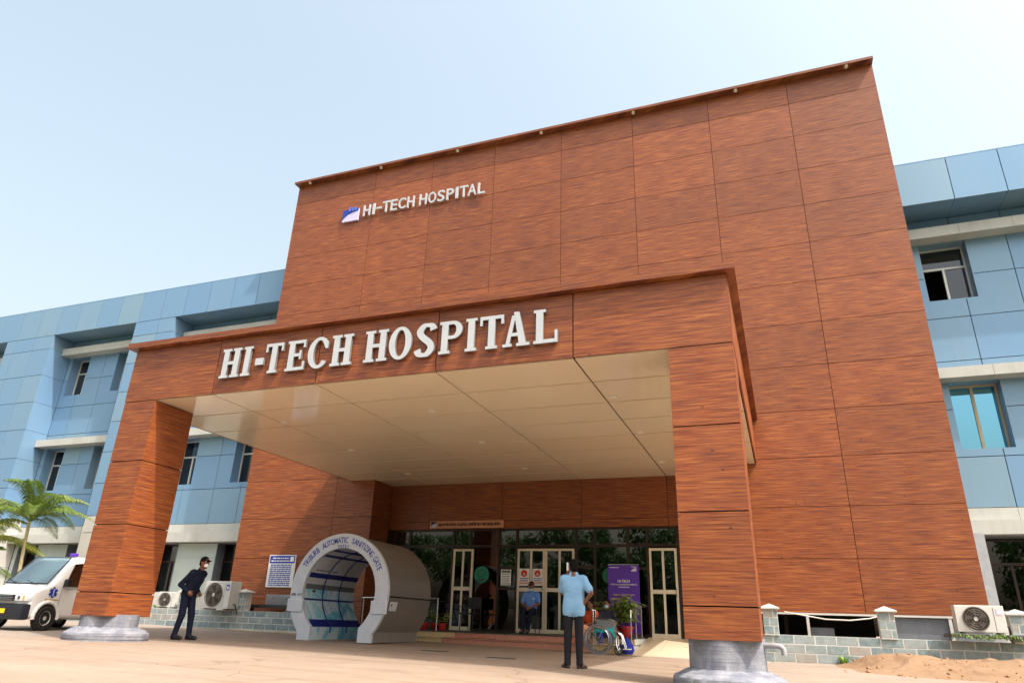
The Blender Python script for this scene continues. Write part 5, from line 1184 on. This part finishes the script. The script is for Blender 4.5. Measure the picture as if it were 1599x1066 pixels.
def torso(B, pel, wa, ch, sL, sR, neck, top, low, skin='skin'):
    pel, wa, ch, sL, sR, neck = [np.array(v, float) for v in (pel, wa, ch, sL, sR, neck)]; x = (sR-sL)/np.linalg.norm(sR-sL)
    B.cone(pel-x*.072, pel+x*.072, .098, .098, low, .03); hem = wa*.5+pel*.5
    for k, rr_ in ((-.078, .098), (0, .106), (.078, .098)): B.cone(hem+x*k*.92, ch+x*k, rr_, rr_, top, .05)
    B.cone(ch+x*.09, sR-x*.03, .085, .062, top, .05); B.cone(ch-x*.09, sL+x*.03, .085, .062, top, .05); B.cone(sL, sR, .060, .060, top, .05); B.cone(ch, neck, .07, .052, top, .03)
    # cloth folds: soft ridges across the back and waist
    up_ = ch-hem
    for i in range(5):
        c = hem+up_*(.12+.17*i); sg = 1 if i % 2 else -1; f = np.cross(x, up_/np.linalg.norm(up_))
        for d in (-1, 1): B.cone(c+x*.10*sg+f*d*.088, c-x*.06*sg+up_*.12+f*d*.092, .014, .010, top, .02)
    return x

def people():
    # 1: man in the pale blue shirt, back to us, phone at the ear, hand on hip   (local +y = away from us)
    B = Body(); S1 = 1.0
    torso(B, (0, 0, .90), (0, .0, 1.02), (0, .0, 1.22), (-.165, 0, 1.345), (.165, 0, 1.345), (0, .01, 1.42), 'sky_shirt', 'charcoal_cloth'); [B.cone((k*.9, 0, .98), (k, .0, .865 if k == 0 else .84), .104, .106, 'sky_shirt', .03) for k in (-.078, 0, .078)]
    B.cone((0, 0, 1.40), (0, .02, 1.47), .052, .05, 'skin', .015); B.cone((-.045, .0, 1.425), (.045, .0, 1.425), .035, .035, 'sky_shirt', .01)
    head(B, (-.005, .03, 1.545), .35, .05, mask='mask_white')
    arm(B, (-.165, 0, 1.335), (-.225, .13, 1.13), (-.12, .07, 1.40), 'sky_shirt', True, (1, -.2, 0), 1.2); B.cone((-.108, .05, 1.49), (-.112, .07, 1.60), .022, .022, 'mask_white', .004)
    arm(B, (.165, 0, 1.335), (.30, -.06, 1.13), (.165, -.03, .965), 'sky_shirt', True, (-1, .2, 0), .9)
    leg(B, (-.085, 0, .88), (-.10, .01, .48), (-.105, 0, .085), (-.19, .13, .025), 'charcoal_cloth', 'sandal_brown', sandal=True); leg(B, (.085, 0, .88), (.085, .01, .48), (.09, 0, .085), (.17, .12, .025), 'charcoal_cloth', 'sandal_brown', sandal=True)
    x, y = -3.29, 11.74; B.build('person', 'man in pale blue shirt seen from behind, phone held to ear', (x, y, gz(x, y)+.014), R(8))
    # 2: man in navy, side view, leaning forward to the right  (local +x = forward for him: face yaw -90)
    B = Body(); torso(B, (-.05, 0, .86), (-.02, 0, .97), (.06, 0, 1.14), (.085, .165, 1.25), (.085, -.165, 1.25), (.13, 0, 1.33), 'navy_cloth', 'navy_cloth')
    B.cone((.12, 0, 1.31), (.17, 0, 1.385), .05, .048, 'skin', .015); head(B, (.185, 0, 1.455), -math.pi/2, .12, mask='mask_white', cap='hair')
    arm(B, (.08, -.18, 1.235), (-.11, -.225, 1.02), (.05, -.18, .89), 'navy_cloth', False, (0, 1, 0), .7); arm(B, (.08, .18, 1.235), (-.10, .21, 1.02), (.04, .18, .89), 'navy_cloth', False, (0, -1, 0), .7)
    leg(B, (-.05, -.085, .85), (-.05, -.09, .46), (-.13, -.10, .085), (.03, -.11, .035), 'navy_cloth', 'black_plastic'); leg(B, (-.05, .085, .85), (.03, .09, .46), (.05, .10, .085), (.21, .10, .035), 'navy_cloth', 'black_plastic')
    x, y = -11.30, 11.62; B.build('person', 'man in navy uniform and white mask leaning forward, left', (x, y, gz(x, y)+.014), R(6))
    # 3: guard seated on the chair facing us (local -y = towards us)
    B = Body(); torso(B, (0, .10, .54), (0, .11, .66), (0, .12, .86), (-.165, .12, .98), (.165, .12, .98), (0, .11, 1.06), 'guard_shirt', 'navy_cloth')
    B.cone((0, .11, 1.04), (0, .09, 1.12), .05, .048, 'skin', .015); head(B, (0, .075, 1.19), math.pi, .08, mask='mask_blue', maskdrop=.05, cap='black_plastic'); B.ell((.09, -.01, .86), (.03, .012, .022), 'mask_white', .004)
    arm(B, (-.175, .12, .97), (-.235, .02, .74), (-.05, -.16, .64), 'guard_shirt', True, (0, 0, -1), .8); arm(B, (.175, .12, .97), (.235, .02, .74), (.05, -.15, .645), 'guard_shirt', True, (0, 0, -1), .8)
    leg(B, (-.085, .06, .55), (-.12, -.30, .54), (-.10, -.36, .09), (-.12, -.50, .04), 'navy_cloth', 'black_plastic', sandal=True); leg(B, (.085, .06, .55), (.10, -.30, .54), (.05, -.36, .09), (.06, -.50, .04), 'navy_cloth', 'black_plastic', sandal=True)
    B.build('person', 'seated guard in blue shirt with lowered mask before the doors', (-6.46, 18.70, -.247), R(4))
    # 4: woman in orange and pink sari sitting on the upper step, mostly behind man 1
    B = Body(); torso(B, (0, .08, .12), (0, .09, .24), (0, .06, .42), (-.15, .05, .53), (.15, .05, .53), (0, .03, .61), 'sari_orange', 'sari_orange'); B.cone((-.15, .02, .50), (.14, -.02, .15), .09, .10, 'sari_orange', .05)
    B.cone((0, .03, .59), (0, .01, .67), .045, .043, 'skin', .015); head(B, (0, -.005, .735), math.pi+.4, .15, longhair=True)
    arm(B, (-.16, .05, .52), (-.22, -.08, .30), (-.08, -.25, .26), 'sari_orange', True, (0, 0, -1)); arm(B, (.16, .05, .52), (.22, -.08, .30), (.08, -.25, .26), 'sari_orange', True, (0, 0, -1))
    leg(B, (-.09, .05, .13), (-.14, -.30, .20), (-.20, -.36, -.22), (-.24, -.48, -.28), 'sari_pink', 'sandal_brown', sandal=True); leg(B, (.09, .05, .13), (.10, -.30, .20), (-.02, -.36, -.22), (-.04, -.48, -.28), 'sari_pink', 'sandal_brown', sandal=True); B.cone((-.12, -.29, .17), (-.19, -.35, -.18), .085, .095, 'sari_pink', .04); B.cone((.06, -.29, .17), (-.03, -.35, -.18), .085, .095, 'sari_orange', .04)
    B.build('person', 'woman in orange sari sitting on the steps behind standing man', (-4.58, 17.85, -.249), R(-38))
    # 5: person in dark clothes sitting on the step behind the wheelchair
    B = Body(); torso(B, (0, .06, .12), (0, .07, .24), (0, .06, .42), (-.16, .05, .54), (.16, .05, .54), (0, .03, .62), 'shirt_black', 'royal_cloth'); B.cone((0, .03, .60), (0, .01, .68), .045, .043, 'skin', .015); head(B, (0, -.005, .745), math.pi-.3, .1, mask='mask_blue')
    arm(B, (-.17, .05, .53), (-.23, -.08, .31), (-.08, -.25, .27), 'shirt_black', True, (0, 0, -1)); arm(B, (.17, .05, .53), (.23, -.08, .31), (.08, -.25, .27), 'shirt_black', True, (0, 0, -1))
    leg(B, (-.09, .05, .13), (-.12, -.30, .20), (-.12, -.36, -.22), (-.13, -.48, -.28), 'royal_cloth', 'sandal_brown', sandal=True); leg(B, (.09, .05, .13), (.12, -.30, .20), (.12, -.36, -.22), (.13, -.48, -.28), 'royal_cloth', 'sandal_brown', sandal=True)
    B.build('person', 'dark haired person sitting on the steps beyond the wheelchair', (-4.16, 17.85, -.249), R(6))
    # 6: person in a rust coloured top standing inside the lobby
    B = Body(); torso(B, (0, 0, .86), (0, 0, 1.0), (0, 0, 1.18), (-.15, 0, 1.30), (.15, 0, 1.30), (0, 0, 1.37), 'clay_shirt', 'clay_shirt'); B.cone((0, 0, 1.35), (0, 0, 1.42), .045, .043, 'skin', .015); head(B, (0, 0, 1.49), math.pi-.6, .05, longhair=True)
    arm(B, (-.16, 0, 1.29), (-.21, 0, 1.05), (-.20, -.06, .83), 'clay_shirt', True, (1, 0, 0)); arm(B, (.16, 0, 1.29), (.21, 0, 1.05), (.20, -.06, .83), 'clay_shirt', True, (-1, 0, 0)); B.cone((0, 0, .85), (0, 0, .35), .15, .17, 'clay_shirt', .05)
    leg(B, (-.08, 0, .85), (-.08, 0, .46), (-.08, 0, .085), (-.09, -.13, .03), 'clay_shirt', 'sandal_brown', sandal=True); leg(B, (.08, 0, .85), (.08, 0, .46), (.08, 0, .085), (.09, -.13, .03), 'clay_shirt', 'sandal_brown', sandal=True)
    B.build('person', 'person in rust coloured clothes standing behind the lobby glass', (-9.72, 20.15, -.251), 0)
people()

# ================================================================== put each Empty at the base of its thing
bpy.context.view_layer.update()
for o in [o for o in SC.objects if o.type == 'EMPTY' and o.parent is None and o.location.length < 1e-6 and o.children]:
    pts = []
    for c in o.children_recursive:
        if c.type == 'MESH' and c.name.split('.')[0] not in ('lobby_back', 'lobby_side', 'inner_block'): pts += [c.matrix_world @ Vector(b) for b in c.bound_box]
    lo = Vector([min(p[i] for p in pts) for i in range(3)]); hi = Vector([max(p[i] for p in pts) for i in range(3)]); b = Vector(((lo.x+hi.x)/2, (lo.y+hi.y)/2, lo.z))
    o.location = b
    for c in o.children: c.location = c.location-b
